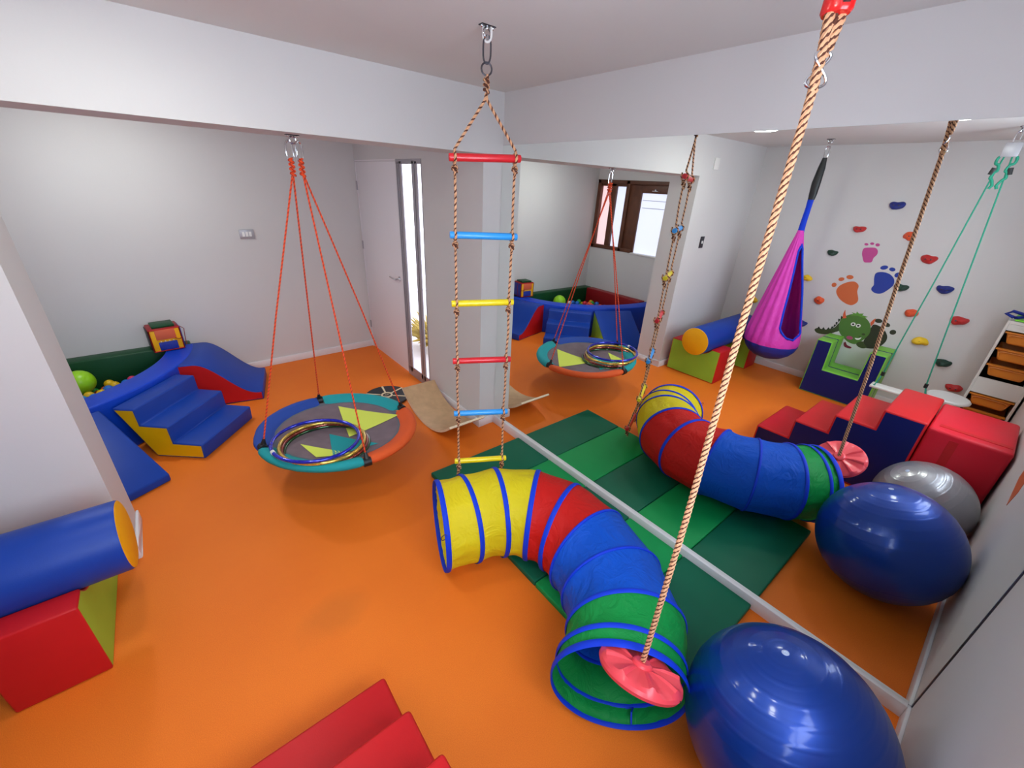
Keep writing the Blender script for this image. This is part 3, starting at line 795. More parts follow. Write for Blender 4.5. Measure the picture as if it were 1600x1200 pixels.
# ------------------------------------------------------------------ ball pit
CX, CY = -3.692, 1.955; RX, RY, IX, IY = 1.71, 1.47, 1.51, 1.27; PH = .43
t = thing('ball_pit', 'corner foam ball pit with curved blue front, green back and dark red side', 'ball pit', (CX, CY, 0))
mb = MB(); A0, A1 = .035, PI/2-.005; N = 48
for i in range(N+1):
    a = -(A0+(A1-A0)*i/N); cs, sn = math.cos(a), math.sin(a)
    for (rx, ry, z) in ((IX, IY, .002), (IX, IY, PH), (RX, RY, PH), (RX, RY, .002)):
        mb.v.append(V((CX+rx*cs, CY+ry*sn, z)))
for i in range(N):
    for j in range(4):
        j2 = (j+1) % 4; mb.f.append([i*4+j, i*4+j2, (i+1)*4+j2, (i+1)*4+j]); mb.m.append(0)
mb.f.append([0, 1, 2, 3]); mb.m.append(0); mb.f.append([N*4+3, N*4+2, N*4+1, N*4]); mb.m.append(0)
part('curved_front', mb, M['blue_hi'], t, 'bright blue curved front wall', bevel=.014, seg=3, angle=50)
part('back_pad', skew(MB(), CX+.0, -2.0, -.145, -.004, .002, PH, yd), M['dkgreen'], t, 'dark green back wall pad', bevel=.014)
part('side_pad', MB().box(CX, CX+.14, .72, 1.81, .002, PH), M['dkred'], t, 'dark red side wall pad', bevel=.014)
cu = MB(); pts = [(CX+.145, CY-.15), (CX+.145, CY-IY+.02)]
for i in range(1, 24):
    a = -(PI/2)*(1-i/24); x = CX+(IX-.012)*math.cos(a); y = CY+(IY-.012)*math.sin(a)
    if y < CY-.16 and x > CX+.145: pts.append((x, y))
pts.append((CX+IX-.03, CY-.16))
n = len(pts)
cu.add([(x, y, .003) for x, y in pts]+[(x, y, .13) for x, y in pts], [list(reversed(range(n))), [n+i for i in range(n)]]+[(i, (i+1) % n, n+(i+1) % n, n+i) for i in range(n)])
part('base_cushion', cu, M['navy'], t, 'navy base cushion')
# balls
def ball(c, r, m, label, group=None):
    o = bpy.data.objects.new('plastic_ball', m); C.objects.link(o); o.location = c
    o.scale = (r, r, r); tag(o, label, 'ball', group); return o
bm_ = {}
for k in ('b_lime', 'b_yellow', 'b_blue', 'b_cyan', 'b_red', 'b_green', 'b_orange', 'b_pink', 'b_white', 'b_navy'):
    b = MB().sphere((0, 0, 0), 1, 18, 12).bmesh(); me = bpy.data.meshes.new('plastic_ball'); b.to_mesh(me); b.free(); me.materials.append(M[k]); me.shade_smooth(); bm_[k] = me
cname = {'b_lime': 'lime', 'b_yellow': 'yellow', 'b_blue': 'blue', 'b_cyan': 'sky blue', 'b_red': 'red', 'b_green': 'green', 'b_orange': 'orange', 'b_pink': 'pink', 'b_white': 'white', 'b_navy': 'navy'}
big = ball((-2.79, 1.69, .305), .1, bm_['b_lime'], 'big lime green ball among the small balls in the pit'); big.name = 'large_play_ball'
keys = ['b_blue', 'b_cyan', 'b_red', 'b_green', 'b_orange', 'b_pink', 'b_white', 'b_navy', 'b_yellow', 'b_orange', 'b_green']
spots = []; br = .037
rb = random.Random(11)
step = .0765; row = 0; y = CY-.15-.002-br
while y > CY-IY:
    x = CX+.14+br+.004+(step/2 if row % 2 else 0)
    while x < CX+IX:
        ok = ((x-CX)/(IX-br-.015))**2+((y-CY)/(IY-br-.015))**2 < 1
        if ok and y < yd(x)-.145-br-.004: spots.append((x, y))
        x += step
    y -= step*.87; row += 1
forced = {}
def nearest(px, py): return min(range(len(spots)), key=lambda i: (spots[i][0]-px)**2+(spots[i][1]-py)**2)
for (px, py, k) in ((-2.56, 1.50, 'b_yellow'), (-2.66, 1.47, 'b_blue'), (-2.58, 1.42, 'b_cyan'), (-2.48, 1.46, 'b_cyan'), (-2.45, 1.55, 'b_yellow'), (-2.72, 1.38, 'b_red')):
    forced[nearest(px, py)] = k
second = 0
for i, (x, y) in enumerate(spots):
    k = forced.get(i, rb.choice(['b_cyan', 'b_blue', 'b_yellow'] if math.hypot(x+2.56, y-1.46) < .26 else keys))
    ball((x, y, .13+br), br, bm_[k], 'small %s plastic ball lying in the corner ball pit' % cname[k], 'small plastic balls in the ball pit')
# a second layer resting in the hollows
hol = []
for i, (x, y) in enumerate(spots):
    c = (x+step/2, y-step*.29)
    nb = [s_ for s_ in spots if math.hypot(s_[0]-c[0], s_[1]-c[1]) < step*.62]
    if len(nb) >= 3 and math.hypot(c[0]+2.757, c[1]-1.69) > .13: hol.append(c)
for c in hol:
    near = math.hypot(c[0]+2.56, c[1]-1.46) < .26
    if rb.random() < (.9 if near else .35):
        k = rb.choice(['b_blue', 'b_cyan', 'b_yellow']) if near else rb.choice(keys)
        ball((c[0], c[1], .13+br+.0605), br, bm_[k], 'small %s plastic ball heaped in the corner ball pit' % cname[k], 'small plastic balls in the ball pit')

# ------------------------------------------------------------------ fabric activity cube on pit corner
cc = V((-2.17, 1.875, .433)); yaw = math.radians(7); tl = math.radians(0)
t = thing('activity_cube', 'small fabric dressing skills cube with orange flap and blue pocket on the pit corner', 'activity cube', cc)
cu_, su = math.cos(yaw), math.sin(yaw)
def AP(a, b, z): return cc+V((a*cu_-b*su, a*su+b*cu_, z))
def abox(a0, a1, b0, b1, z0, z1, k=.0):
    return MB().add([AP(a*(1+k*(z == z1)), b, z) for a in (a0, a1) for b in (b0, b1) for z in (z0, z1)],
                    [(0, 1, 3, 2), (4, 6, 7, 5), (0, 4, 5, 1), (2, 3, 7, 6), (0, 2, 6, 4), (1, 5, 7, 3)])
part('body', abox(-.115, .115, -.1, .1, 0, .215), M['dkred'], t, 'dark red cube body', bevel=.012)
part('front_panel', abox(-.105, .105, -.105, -.098, .012, .2), M['yellow2'], t, 'yellow front panel', bevel=.003, seg=2)
part('flap', abox(-.072, .072, -.113, -.104, .112, .203), M['d_horn'], t, 'orange flap', bevel=.004, seg=2)
part('pocket', abox(-.065, .07, -.113, -.104, .014, .09), M['navyfab'], t, 'blue pocket', bevel=.004, seg=2)
part('side_panel', abox(-.121, -.114, -.09, .09, .015, .2), M['black'], t, bevel=.003, seg=2)
part('side_panel', abox(.114, .121, -.09, .09, .015, .2), M['navyfab'], t, 'navy side panel', bevel=.003, seg=2)
part('top_flap', abox(-.08, .085, -.09, .07, .214, .238), M['dkgreen'], t, 'green top flap', bevel=.006, seg=2)
fm = MB().tube([AP(-.11, -.104, .008), AP(.11, -.104, .008), AP(.11, -.104, .206), AP(-.11, -.104, .206)], .006, 8, closed=True)
part('edge_piping', fm, M['red'], t, 'red piping')
part('strap', MB().tube([AP(.06, -.118, .115), AP(.09, -.118, .10), AP(.115, -.115, .11)], .008, 6, flat=.4).tube([AP(.12, -.05, .2), AP(.15, -.05, .17), AP(.14, -.05, .08), AP(.135, -.06, .02)], .003, 6), M['dkred'], t)
bu = MB()
for k in (-.045, -.015, .015, .045): bu.sphere(AP(k, -.114, .097), .006, 8, 6)
part('buttons', bu, M['cream'], t)

# ------------------------------------------------------------------ balance board (curved plywood)
t = thing('balance_board', 'curved plywood balance board standing by the column', 'balance board', (-.37, -.03, 0))
bx0, bx1 = -.545, -.205; y0, y1 = -.47, .40; hh = .175; N = 40
Rr = ((y1-y0)**2/4+hh**2)/(2*hh); ymid = (y0+y1)/2; mb = MB()
th0 = math.asin((y1-y0)/2/Rr); arc = []
for i in range(N+1):
    a = -th0+2*th0*i/N; arc.append((math.sin(a), math.cos(a)))
poly = [(ymid+Rr*s_, Rr*(1-c_)+.001) for s_, c_ in arc]+[(ymid+(Rr-.017)*s_, Rr-(Rr-.017)*c_+.001) for s_, c_ in reversed(arc)]
mi = [1]*N+[1]+[0]*N+[1]
mb = MB(); n2 = len(poly)
# faces: bottom and top skins plywood face, ends and sides edge grain
lo = [V((bx0, p, q)) for p, q in poly]; hi = [V((bx1, p, q)) for p, q in poly]
mb.v += lo+hi
for i in range(n2):
    j = (i+1) % n2; mb.f.append([i, n2+i, n2+j, j]); mb.m.append(1 if i in (N, n2-1) else 0)
for i in range(N):
    a, b, c_, d_ = i, i+1, n2-2-i, n2-1-i
    mb.f.append([a, b, c_, d_]); mb.m.append(1); mb.f.append([n2+d_, n2+c_, n2+b, n2+a]); mb.m.append(1)
split(t, mb, [('deck', M['plywood']), ('edge', M['plyedge'])], sharp=30) if False else None
o_ = to_obj('deck', mb.bmesh(ORG[t.name]), [M['plywood'], M['plyedge']], t, sharp=30)

# round black balance disc with cream wheel markings
bc = V((-.605, .635, 0)); br_ = .212
t = thing('balance_disc', 'round black wooden disc with cream spokes on the floor behind the saucer swing', 'balance disc', bc)
part('disc', MB().lathe([(br_-.006, .001), (br_, .006), (br_, .020), (br_-.005, .024)], bc, n=64), M['bd'], t)
sp_ = MB()
for k in range(6):
    a = .35+k*PI/3; d_ = V((math.cos(a), math.sin(a), 0)); e_ = V((-d_.y, d_.x, 0))
    p0, p1 = bc+d_*.062, bc+d_*(br_-.006)
    sp_.add([p0-e_*.007+UZ*.0242, p0+e_*.007+UZ*.0242, p1+e_*.010+UZ*.0242, p1-e_*.010+UZ*.0242,
             p0-e_*.007+UZ*.0255, p0+e_*.007+UZ*.0255, p1+e_*.010+UZ*.0255, p1-e_*.010+UZ*.0255],
            [(0, 1, 2, 3), (7, 6, 5, 4), (0, 4, 5, 1), (1, 5, 6, 2), (2, 6, 7, 3), (3, 7, 4, 0)])
part('spoke_marking', sp_, M['cream'], t, 'cream spokes')
part('ring_marking', MB().torus(bc+UZ*.0245, .048, .009, (0, 0, 1), 40, 8).sphere(bc+UZ*.0245, .001, 6, 4), M['cream'], t, 'cream ring')
part('centre_mark', MB().tube([bc+V((-.02, 0, .0255)), bc+V((-.008, .012, .0255)), bc+V((0, -.006, .0255)), bc+V((.01, .01, .0255)), bc+V((.02, -.004, .0255))], .003, 6), M['cream'], t)

# ------------------------------------------------------------------ cradles and roll
def cradle(x0, x1, y0, y1, h_, yc, zc, rr_, label):
    t_ = thing('foam_cradle', label, 'foam cradle', ((x0+x1)/2, (y0+y1)/2, 0))
    hw = math.sqrt(rr_**2-(zc-h_)**2); poly = [(y0, 0.002), (y0, h_)]
    a1 = math.asin((zc-h_)/rr_)
    for i in range(17):
        a = PI+a1+(PI-2*a1)*i/16; poly.append((yc+rr_*math.cos(a), zc+rr_*math.sin(a)))
    poly += [(y1, h_), (y1, 0.002)]
    mb_ = MB().prism(poly, (x0, 0, 0), (0, 1, 0), UZ, (1, 0, 0), x1-x0, 0, capmi=1)
    split(t_, mb_, [('cover', M['red']), ('side_panel', M['lime'], True)], bevel=.009, seg=3, angle=60)
cradle(-2.86, -2.575, -1.075, -.475, .39, -.83, .477, .162, 'red foam cradle with lime end panel nearest the column opening, under the blue roll')
cradle(-3.66, -3.385, -1.075, -.475, .39, -.83, .477, .162, 'second red foam cradle in the corner under the far end of the roll')
t = thing('foam_roll', 'blue foam cylinder roll with yellow end lying in the two cradles', 'foam roll', (-3.0, -.83, .31))
mb = MB(); r_ = .157
pr_ = [(.0, 0), (r_-.014, 0), (r_-.004, .004), (r_, .014), (r_, 1.20), (r_-.004, 1.21), (r_-.014, 1.214), (0, 1.214)]
mb.lathe(pr_, (-3.62, -.83, .477), (1, 0, 0), 64, 0, mis=[1, 1, 0, 0, 0, 1, 1])
split(t, mb, [('cover', M['blue']), ('end_panel', M['yellow2'], True)])

# ------------------------------------------------------------------ red navy steps and red cube
x0, x1 = -2.345, -1.70
t = thing('foam_steps', 'red topped four step foam stairs with navy side at the lower edge of the photo', 'foam steps', ((x0+x1)/2, -2.4, 0))
poly = [(-1.895, .002), (-1.895, .176), (-2.138, .178), (-2.14, .346), (-2.368, .348), (-2.37, .505), (-2.613, .507), (-2.616, .661), (-2.852, .661), (-2.852, .002)]
mb = MB().prism(poly, (x0, 0, 0), (0, 1, 0), UZ, (1, 0, 0), x1-x0, 0, capmi=1)
split(t, mb, [('cover', M['red']), ('side_panel', M['navy'], True)], bevel=.014, seg=3)
t = thing('foam_cube', 'large red foam block standing behind the steps against the right wall, seen in the mirror', 'foam block', (-2.0, -3.06, 0))
part('cover', MB().box(-2.31, -1.70, YR+.015, -2.857, .002, .645), M['red_pink'], t, bevel=.022, seg=4)
part('hook_strip', MB().box(-1.82, -1.775, YR+.03, -2.9, .6455, .6475).box(-1.7, -1.698, -3.02, -2.975, .05, .6), M['red'], t, 'red fastening strip')

# ------------------------------------------------------------------ foam chair
t = thing('foam_chair', 'navy foam armchair with lime green seat below the climbing holds', 'foam chair', (-3.54, -2.02, 0))
ya, yb_ = -1.712, -2.325
poly = [(ya, .002), (ya, .612), (ya-.145, .612), (ya-.152, .30), (ya-.462, .30), (ya-.47, .607), (yb_, .607), (yb_, .002)]
def chair_slab(xa, xb, navy_front):
    m_ = MB().prism(poly, (xa, 0, 0), (0, 1, 0), UZ, (1, 0, 0), xb-xa, 0, capmi=0, capmi2=1 if navy_front else 0)
    return m_
split(t, chair_slab(-3.515, -3.34, True), [('front_cushion', M['lime2']), ('front_panel', M['navy'])], bevel=.01, seg=3)
part('middle_band', chair_slab(-3.535, -3.517, False), M['navy'], t, 'navy band', bevel=.002, seg=1)
part('back_cushion', chair_slab(-3.735, -3.537, False), M['lime2'], t, bevel=.01)

# ------------------------------------------------------------------ hammock pod
hx_, hy = -3.2, -1.255
t = thing('pod_swing', 'magenta and blue nylon pod swing hanging in the far corner, seen in the mirror', 'pod swing', (hx_, hy-.08, .3))
prof = [(.29, .004), (.305, .08), (.335, .16), (.375, .215), (.42, .25), (.47, .268), (.53, .272), (.62, .262), (.72, .243), (.84, .218), (.96, .19), (1.08, .163), (1.2, .135), (1.32, .107), (1.44, .08), (1.54, .058), (1.62, .04), (1.68, .028)]
# finer
fine = []
for (z0_, r0_), (z1_, r1_) in zip(prof, prof[1:]):
    for k in range(3): fine.append((z0_+(z1_-z0_)*k/3, r0_+(r1_-r0_)*k/3))
fine.append(prof[-1])
NP = 120
def podc(z): 
    k = max(0, min(1, (z-.3)/1.4)); return V((hx_, hy-.075*(1-k)**1.0, z))
def podr(z, a):
    for (z0_, r0_), (z1_, r1_) in zip(fine, fine[1:]):
        if z <= z1_: r = r0_+(r1_-r0_)*(z-z0_)/(z1_-z0_); break
    else: r = fine[-1][1]
    return r*(1+.035*math.sin(a*17+z*3)*min(1, max(0, (z-.42)*4))+.03*noise.noise(V((math.cos(a)*2, math.sin(a)*2, z*2))))
def pp(z, a): r = podr(z, a); return podc(z)+V((math.cos(a)*r, math.sin(a)*r, 0))
ac = math.radians(-62)
def half(z):   # half angle of the opening at a height
    if z < .59 or z > 1.55: return 0
    k = (z-.59)/.96
    return math.radians(31)*min(1, (k/.12))**.5*(1-max(0, k-.3)/.7*.35)*min(1, (1-k)/.08)
mb = MB(); keep = []
for z, r in fine:
    for k in range(NP): mb.v.append(pp(z, 2*PI*k/NP))
bot = MB(); bot.v = [p.copy() for p in mb.v]
for i in range(len(fine)-1):
    zc = (fine[i][0]+fine[i+1][0])/2
    for k in range(NP):
        a = 2*PI*(k+.5)/NP; da = (a-ac+PI) % (2*PI)-PI
        if abs(da) < half(zc): continue
        f = [i*NP+k, i*NP+(k+1) % NP, (i+1)*NP+(k+1) % NP, (i+1)*NP+k]
        tgt = bot if zc < .485 else mb
        tgt.f.append(f); tgt.m.append(0)
def clean(m_):
    b = m_.bmesh(ORG[t.name]); bmesh.ops.delete(b, geom=[v for v in b.verts if not v.link_faces], context='VERTS'); return b
to_obj('pod_cloth', clean(mb), [M['pink']], t, sharp=80)['label'] = 'magenta pod cloth'
to_obj('pod_bottom', clean(bot), [M['navyfab']], t, sharp=80)['label'] = 'blue pod bottom'
ed = []
zs_ = [.59+.96*i/40 for i in range(41)]
for z in zs_: ed.append(pp(z, ac-half(min(1.549, z+.0005))-.02)*1.0)
for z in reversed(zs_[1:-1]): ed.append(pp(z, ac+half(z)+.02))
part('opening_trim', MB().tube(ed, .011, 8, closed=True), M['trimblue'], t, 'blue trim')
part('blue_strap', MB().tube([podc(1.60), V((hx_, hy, 1.75)), V((hx_, hy, 1.9)), V((hx_, hy+.003, 2.02))], [.034, .028, .026, .03], 10, flat=.6), M['trimblue'], t, 'blue gathered strap')
part('black_sleeve', MB().tube([V((hx_, hy, 1.97)), V((hx_, hy, 2.02)), V((hx_, hy+.004, 2.12)), V((hx_, hy, 2.25)), V((hx_, hy, 2.34))], [.03, .036, .04, .033, .02], 12, flat=.7), M['black'], t, 'black sleeve')
part('carabiner', oval((hx_, hy, 2.385), .11, .04, .005, (1, .3, 0)), M['chrome'], t)
part('link_chain', oval((hx_, hy, 2.452), .05, .022, .003, (.3, 1, 0)), M['chrome'], t)
ceiling_hook((hx_, hy, HC), 'steel hook plate on the ceiling above the pod swing', (0, 1, 0))

# ------------------------------------------------------------------ trapeze bar swing on teal ropes
tx, ty = -2.9, -2.5
t = thing('plank_swing', 'white plank swing on teal ropes near the shelf, seen in the mirror', 'swing', (tx, ty, .45))
part('seat_plank', MB().box(tx-.06, tx+.06, -2.76, -2.345, .425, .45), M['whitewood'], t, bevel=.008)
for (yy, s_) in ((-2.375, 1), (-2.725, -1)):
    kp = V((tx, yy*.86+ty*.14, .56)); tp = V((tx, ty+.02*s_, 2.31))
    part('rope', MB().rope([kp, kp.lerp(tp, .5)+V((0, 0, -.01)), tp-V((0, 0, .13))+V((0, .012*s_, 0)), tp], .0055, .024, (0, 0, 0), 5), M['teal_rope'], t)
    part('lower_rope', MB().tube([(tx-.045, yy, .45), kp, (tx+.045, yy, .45)], .0045, 8).tube([(tx-.045, yy, .42), (tx-.045, yy, .455)], .009, 8).tube([(tx+.045, yy, .42), (tx+.045, yy, .455)], .009, 8), M['teal_rope'], t)
    part('slider', MB().tube([kp+V((0, 0, .018)), kp-V((0, 0, .018))], .014, 10), M['black'], t)
    pts = [tp+V((.0, .03*s_*math.sin(k*.9)*.4+.02*s_*(1-k/14), -.015*k+.006*math.sin(k*2))) for k in [q_*.25 for q_ in range(57)]]
    part('rope_coil', MB().tube(pts, .009, 8), M['teal_rope'], t)
    part('grip', MB().tube([tp+V((0, .02*s_, -.07)), tp+V((0, .028*s_, -.115))], .016, 10, flat=.6), M['black'], t, 'black grip')
part('swivel_plate', MB().box(tx-.008, tx+.008, ty-.045, ty+.045, 2.31, 2.4), M['alu'], t, 'silver swivel plate', bevel=.003, seg=2)
part('link_chain', oval((tx, ty, 2.43), .09, .03, .004, (1, 0, 0)), M['chrome'], t)
ceiling_hook((tx, ty, HC), 'steel hook plate on the ceiling above the plank swing', (1, 0, 0))

# ------------------------------------------------------------------ shelf with orange tubs
sx0, sx1, sy0, sy1 = XW+.016, -3.38, YR+.016, -2.93
t = thing('storage_rack', 'white storage rack with orange pull out tubs beside the climbing wall', 'storage rack', ((sx0+sx1)/2, (sy0+sy1)/2, 0))
part('side_board', MB().box(sx0, sx1, sy1-.018, sy1, .002, 1.14), M['whitewood'], t, bevel=.003, seg=1)
part('side_board', MB().box(sx0, sx1, sy0, sy0+.018, .002, 1.14), M['whitewood'], t, bevel=.003, seg=1)
part('top_board', MB().box(sx0, sx1, sy0+.018, sy1-.018, 1.115, 1.138), M['whitewood'], t)
part('front_rail', MB().box(sx1-.02, sx1-.002, sy0+.018, sy1-.018, 1.06, 1.113), M['whitewood'], t)
part('front_rail', MB().box(sx1-.02, sx1-.002, sy0+.018, sy1-.018, .49, .63), M['whitewood'], t)
part('shade_board', MB().box(sx0, sx0+.01, sy0+.018, sy1-.018, .02, 1.113), M['black'], t)  # black colour stands in for the shade in the gaps between tubs
for k, zt in enumerate((1.045, .90, .755, .475, .33, .185)):
    z0_ = zt-.098; yA, yB = sy0+.03, sy1-.03
    tub = MB()
    tub.add([(sx1-.008, yA+.03, z0_), (sx1-.008, yB-.03, z0_), (sx1-.008, yB, zt), (sx1-.008, yA, zt),
             (sx0+.03, yA+.03, z0_), (sx0+.03, yB-.03, z0_), (sx0+.03, yB, zt), (sx0+.03, yA, zt)],
            [(0, 1, 2, 3), (7, 6, 5, 4), (0, 4, 5, 1), (1, 5, 6, 2), (3, 7, 4, 0)])
    lips = MB().box(sx1-.03, sx1+.008, yA-.008, yB+.008, zt-.006, zt+.004)
    lips.tube([(sx1-.001, yA+.03, z0_+.03), (sx1+.001, yA+.02, zt-.03), (sx1+.001, yA+.045, zt-.02), (sx1+.001, yB-.045, zt-.02), (sx1+.001, yB-.02, zt-.03), (sx1-.001, yB-.03, z0_+.03)], .004, 6)
    bn = ('topmost', 'second', 'third', 'fourth', 'fifth', 'lowest')[k]
    d_ = thing('storage_tub', 'orange plastic tub in the white rack, %s from the top' % bn if k not in (0, 5) else 'orange plastic tub, %s in the white rack' % bn, 'storage tub', (sx1-.1, (yA+yB)/2, z0_), 'orange tubs in the white rack')
    part('tub_body', tub, M['orange_tub'], d_, bevel=.018, seg=4)
    part('tub_lip', lips, M['orange_tub'], d_)
    for yy in (sy0+.018, sy1-.026): part('runner', MB().box(sx0+.02, sx1-.004, yy, yy+.008, zt-.018, zt-.007), M['black'], t)
# harness bundle and green board on the rack
solo('green_board', MB().box(-3.70, -3.40, -3.22, -2.965, 1.141, 1.153), M['hgreen'] if False else mat('lime_plastic', '#7CD838', .4), (-3.55, -3.1, 1.141), 'flat lime green plastic board on top of the white rack', 'board', bevel=.003, seg=1)
hb = MB(); q = [V((-3.41, -2.95, 1.165)), V((-3.42, -2.90, 1.185)), V((-3.40, -2.93, 1.215)), V((-3.42, -2.99, 1.20)), V((-3.45, -3.06, 1.195)), V((-3.5, -3.15, 1.175)), V((-3.55, -3.2, 1.18)), V((-3.5, -3.1, 1.19)), V((-3.44, -3.0, 1.175)), V((-3.41, -2.96, 1.165))]
hb.tube(q, .02, 8, flat=.6)
hb.sphere((-3.47, -3.1, 1.178), .05, 12, 8, sc=(1.2, 1.3, .45))
solo('strap_bundle', hb, M['navyfab'], (-3.45, -3.05, 1.155), 'bundle of navy straps on top of the white rack', 'strap bundle')

# stool
t = thing('round_stool', 'round white stool between the plank swing and the storage rack', 'stool', (-3.22, -2.85, 0))
part('seat', MB().lathe([(.13, .395), (.148, .405), (.15, .42), (.14, .432), (.0, .434)], (-3.22, -2.85, 0), n=40), M['white'], t)
for k in range(4):
    a = PI/4+k*PI/2; part('leg', MB().tube([(-3.22+.1*math.cos(a), -2.85+.1*math.sin(a), .398), (-3.22+.14*math.cos(a), -2.85+.14*math.sin(a), .001)], .011, 10), M['white'], t)

# ------------------------------------------------------------------ climbing holds
holds = [('blue', -1.835, 1.96, 1.1, 'h_blue', 'topmost on the climbing wall'), ('red', -1.61, 1.718, 1, 'h_red', 'above the pink footprint'),
 ('orange', -2.027, 1.695, 1, 'h_orange', 'below right of the topmost blue hold'), ('green', -1.453, 1.457, .9, 'h_green', 'left of the pink footprint'),
 ('red', -2.238, 1.508, 1.1, 'h_red', 'between the two teal and brown ropes, below the upper orange hold'), ('yellow', -1.301, 1.156, .95, 'h_yellow', 'left above the orange footprint'),
 ('green', -2.133, 1.214, 1.05, 'h_green', 'just right of the blue footprint'), ('blue', -2.445, 1.26, 1.1, 'h_blue', 'right of the teal rope at mid height'),
 ('orange', -1.493, .937, 1, 'h_orange', 'left below the orange footprint'), ('yellow', -.799, .787, 1, 'h_yellow', 'low near the corner, behind the thick rope in the mirror'),
 ('blue', -1.408, .639, 1, 'h_blue', 'beside the pod swing near the floor'), ('orange', -2.297, .989, 1.05, 'h_orange', 'right above the dark footprint'),
 ('red', -2.643, 1.002, 1.15, 'h_red', 'at mid height left of the storage rack'), ('yellow', -2.456, .738, 1.15, 'h_yellow', 'right of the foam chair arm'),
 ('green', -2.684, .581, 1.1, 'h_green', 'low, right of the lowest yellow hold'), ('red', -2.84, .37, 1.1, 'h_red', 'lowest, just above the white stool')]
def make_hold(seed, kind):
    mb_ = MB().sphere((0, 0, 0), 1, 28, 18, ax=(1, 0, 0)); rr = random.Random(seed)
    for p in mb_.v:
        q = p.copy(); n_ = noise.noise(q*1.3+V((seed*3.1, 0, 0)))
        p.y = q.y*.058; p.z = q.z*.034*(1+.35*n_); p.x = max(0, q.x)*.045*(1+.4*n_)
        if kind % 3 == 0: p.z += .014*abs(q.y)**2-.004     # saddle shaped
        elif kind % 3 == 1: p.z *= 1.15; p.y *= .88
        else: p.z -= .01*q.y**2; p.x *= 1.1
        if abs(q.y) < .3 and q.z > .3: p.x *= .75
    return mb_
for i, (cn_, y, z, s_, mk, where) in enumerate(holds):
    o = bpy.data.objects.new('climbing_hold', None); C.objects.link(o); o.location = (XW-.003, y, z); ORG[o.name] = V((0, 0, 0)); o.scale = (s_, s_, s_)
    tag(o, '%s climbing hold, %s' % (cn_, where), 'climbing hold', 'climbing holds on the wall')
    kind = {'blue': 0, 'green': 0, 'red': 0, 'orange': 1, 'yellow': 2}[cn_]
    b = to_obj('grip', make_hold(i+2, kind).bmesh(), [M[mk]], o, sharp=80)
    for e in (-.018, .018) if kind == 0 else (0,): to_obj('bolt', MB().lathe([(.006, .034), (.006, .046), (.003, .046)], (0, e, .0), (1, 0, 0), 10).bmesh(), [M['steel_dark']], o)

# ------------------------------------------------------------------ wall decals
def smooth_poly(pts, k=5):
    n = len(pts); out = []
    for i in range(n):
        p0, p1, p2, p3 = pts[i-1], pts[i], pts[(i+1) % n], pts[(i+2) % n]
        for j in range(k):
            u_ = j/k; out.append(tuple(.5*((2*b)+(-a+c)*u_+(2*a-5*b+4*c-d)*u_*u_+(-a+3*b-3*c+d)*u_**3) for a, b, c, d in zip(p0, p1, p2, p3)))
    return out
def flat(mb_, pts, lay=0, mi=0, smooth=True):
    P = smooth_poly(pts) if smooth else pts
    x = XW+.0008+lay*.0006
    cy_ = sum(p[0] for p in P)/len(P); cz_ = sum(p[1] for p in P)/len(P); n = len(P)
    mb_.add([(x, a, b) for a, b in P]+[(XW-.002, a, b) for a, b in P], [list(range(n))]+[(i, (i+1) % n, n+(i+1) % n, n+i) for i in range(n)], mi)
def blob(c, ry, rz, rot=0, n=10):
    return [(c[0]+ry*math.cos(a)*math.cos(rot)-rz*math.sin(a)*math.sin(rot), c[1]+ry*math.cos(a)*math.sin(rot)+rz*math.sin(a)*math.cos(rot)) for a in [2*PI*i/n for i in range(n)]]
def paw(body, toes, m, label):
    mb_ = MB(); flat(mb_, body)
    for c, ry, rz, rot in toes: flat(mb_, blob(c, ry, rz, rot))
    c = body[0]
    solo('footprint_decal', mb_, M[m], (XW, c[0], c[1]), label, 'wall decal', 'monster footprint decals')
paw([(-1.71, 1.538), (-1.755, 1.552), (-1.803, 1.554), (-1.831, 1.53), (-1.837, 1.493), (-1.821, 1.457), (-1.819, 1.416), (-1.79, 1.405), (-1.756, 1.406), (-1.729, 1.448), (-1.709, 1.494)],
    [((-1.717, 1.579), .018, .012, .2), ((-1.762, 1.591), .018, .012, .1), ((-1.81, 1.585), .019, .015, .3)], 'd_pink', 'pink footprint decal, highest of the wall footprints')
paw([(-1.891, 1.314), (-1.937, 1.333), (-1.995, 1.326), (-2.041, 1.295), (-2.062, 1.26), (-2.065, 1.217), (-2.037, 1.162), (-2.002, 1.124), (-1.956, 1.116), (-1.916, 1.136), (-1.905, 1.164), (-1.913, 1.197), (-1.893, 1.263)],
    [((-1.937, 1.378), .031, .021, -.3), ((-2.006, 1.371), .026, .018, .2), ((-2.063, 1.325), .022, .024, .2)], 'd_blue', 'blue footprint decal, right of the orange footprint')
paw([(-1.62, 1.058), (-1.62, 1.112), (-1.651, 1.155), (-1.702, 1.188), (-1.752, 1.195), (-1.793, 1.162), (-1.801, 1.102), (-1.836, 1.026), (-1.833, .983), (-1.796, .95), (-1.734, .96), (-1.667, .998)],
    [((-1.576, 1.129), .023, .024, -.4), ((-1.622, 1.2), .027, .020, -.3), ((-1.689, 1.235), .032, .022, 0)], 'd_orange', 'orange footprint decal above the green monster')
paw([(-2.05, .798), (-2.101, .797), (-2.157, .765), (-2.199, .708), (-2.203, .645), (-2.169, .579), (-2.121, .547), (-2.054, .542), (-2.029, .59), (-2.031, .657), (-2.039, .747)],
    [((-2.076, .847), .032, .022, 0), ((-2.156, .825), .028, .02, .4), ((-2.226, .764), .026, .026, 0)], 'd_dark', 'dark olive footprint decal beside the green monster')
t = thing('monster_decal', 'green shaggy monster wall decal with orange horns above the foam chair', 'wall decal', (XW, -1.9, .55))
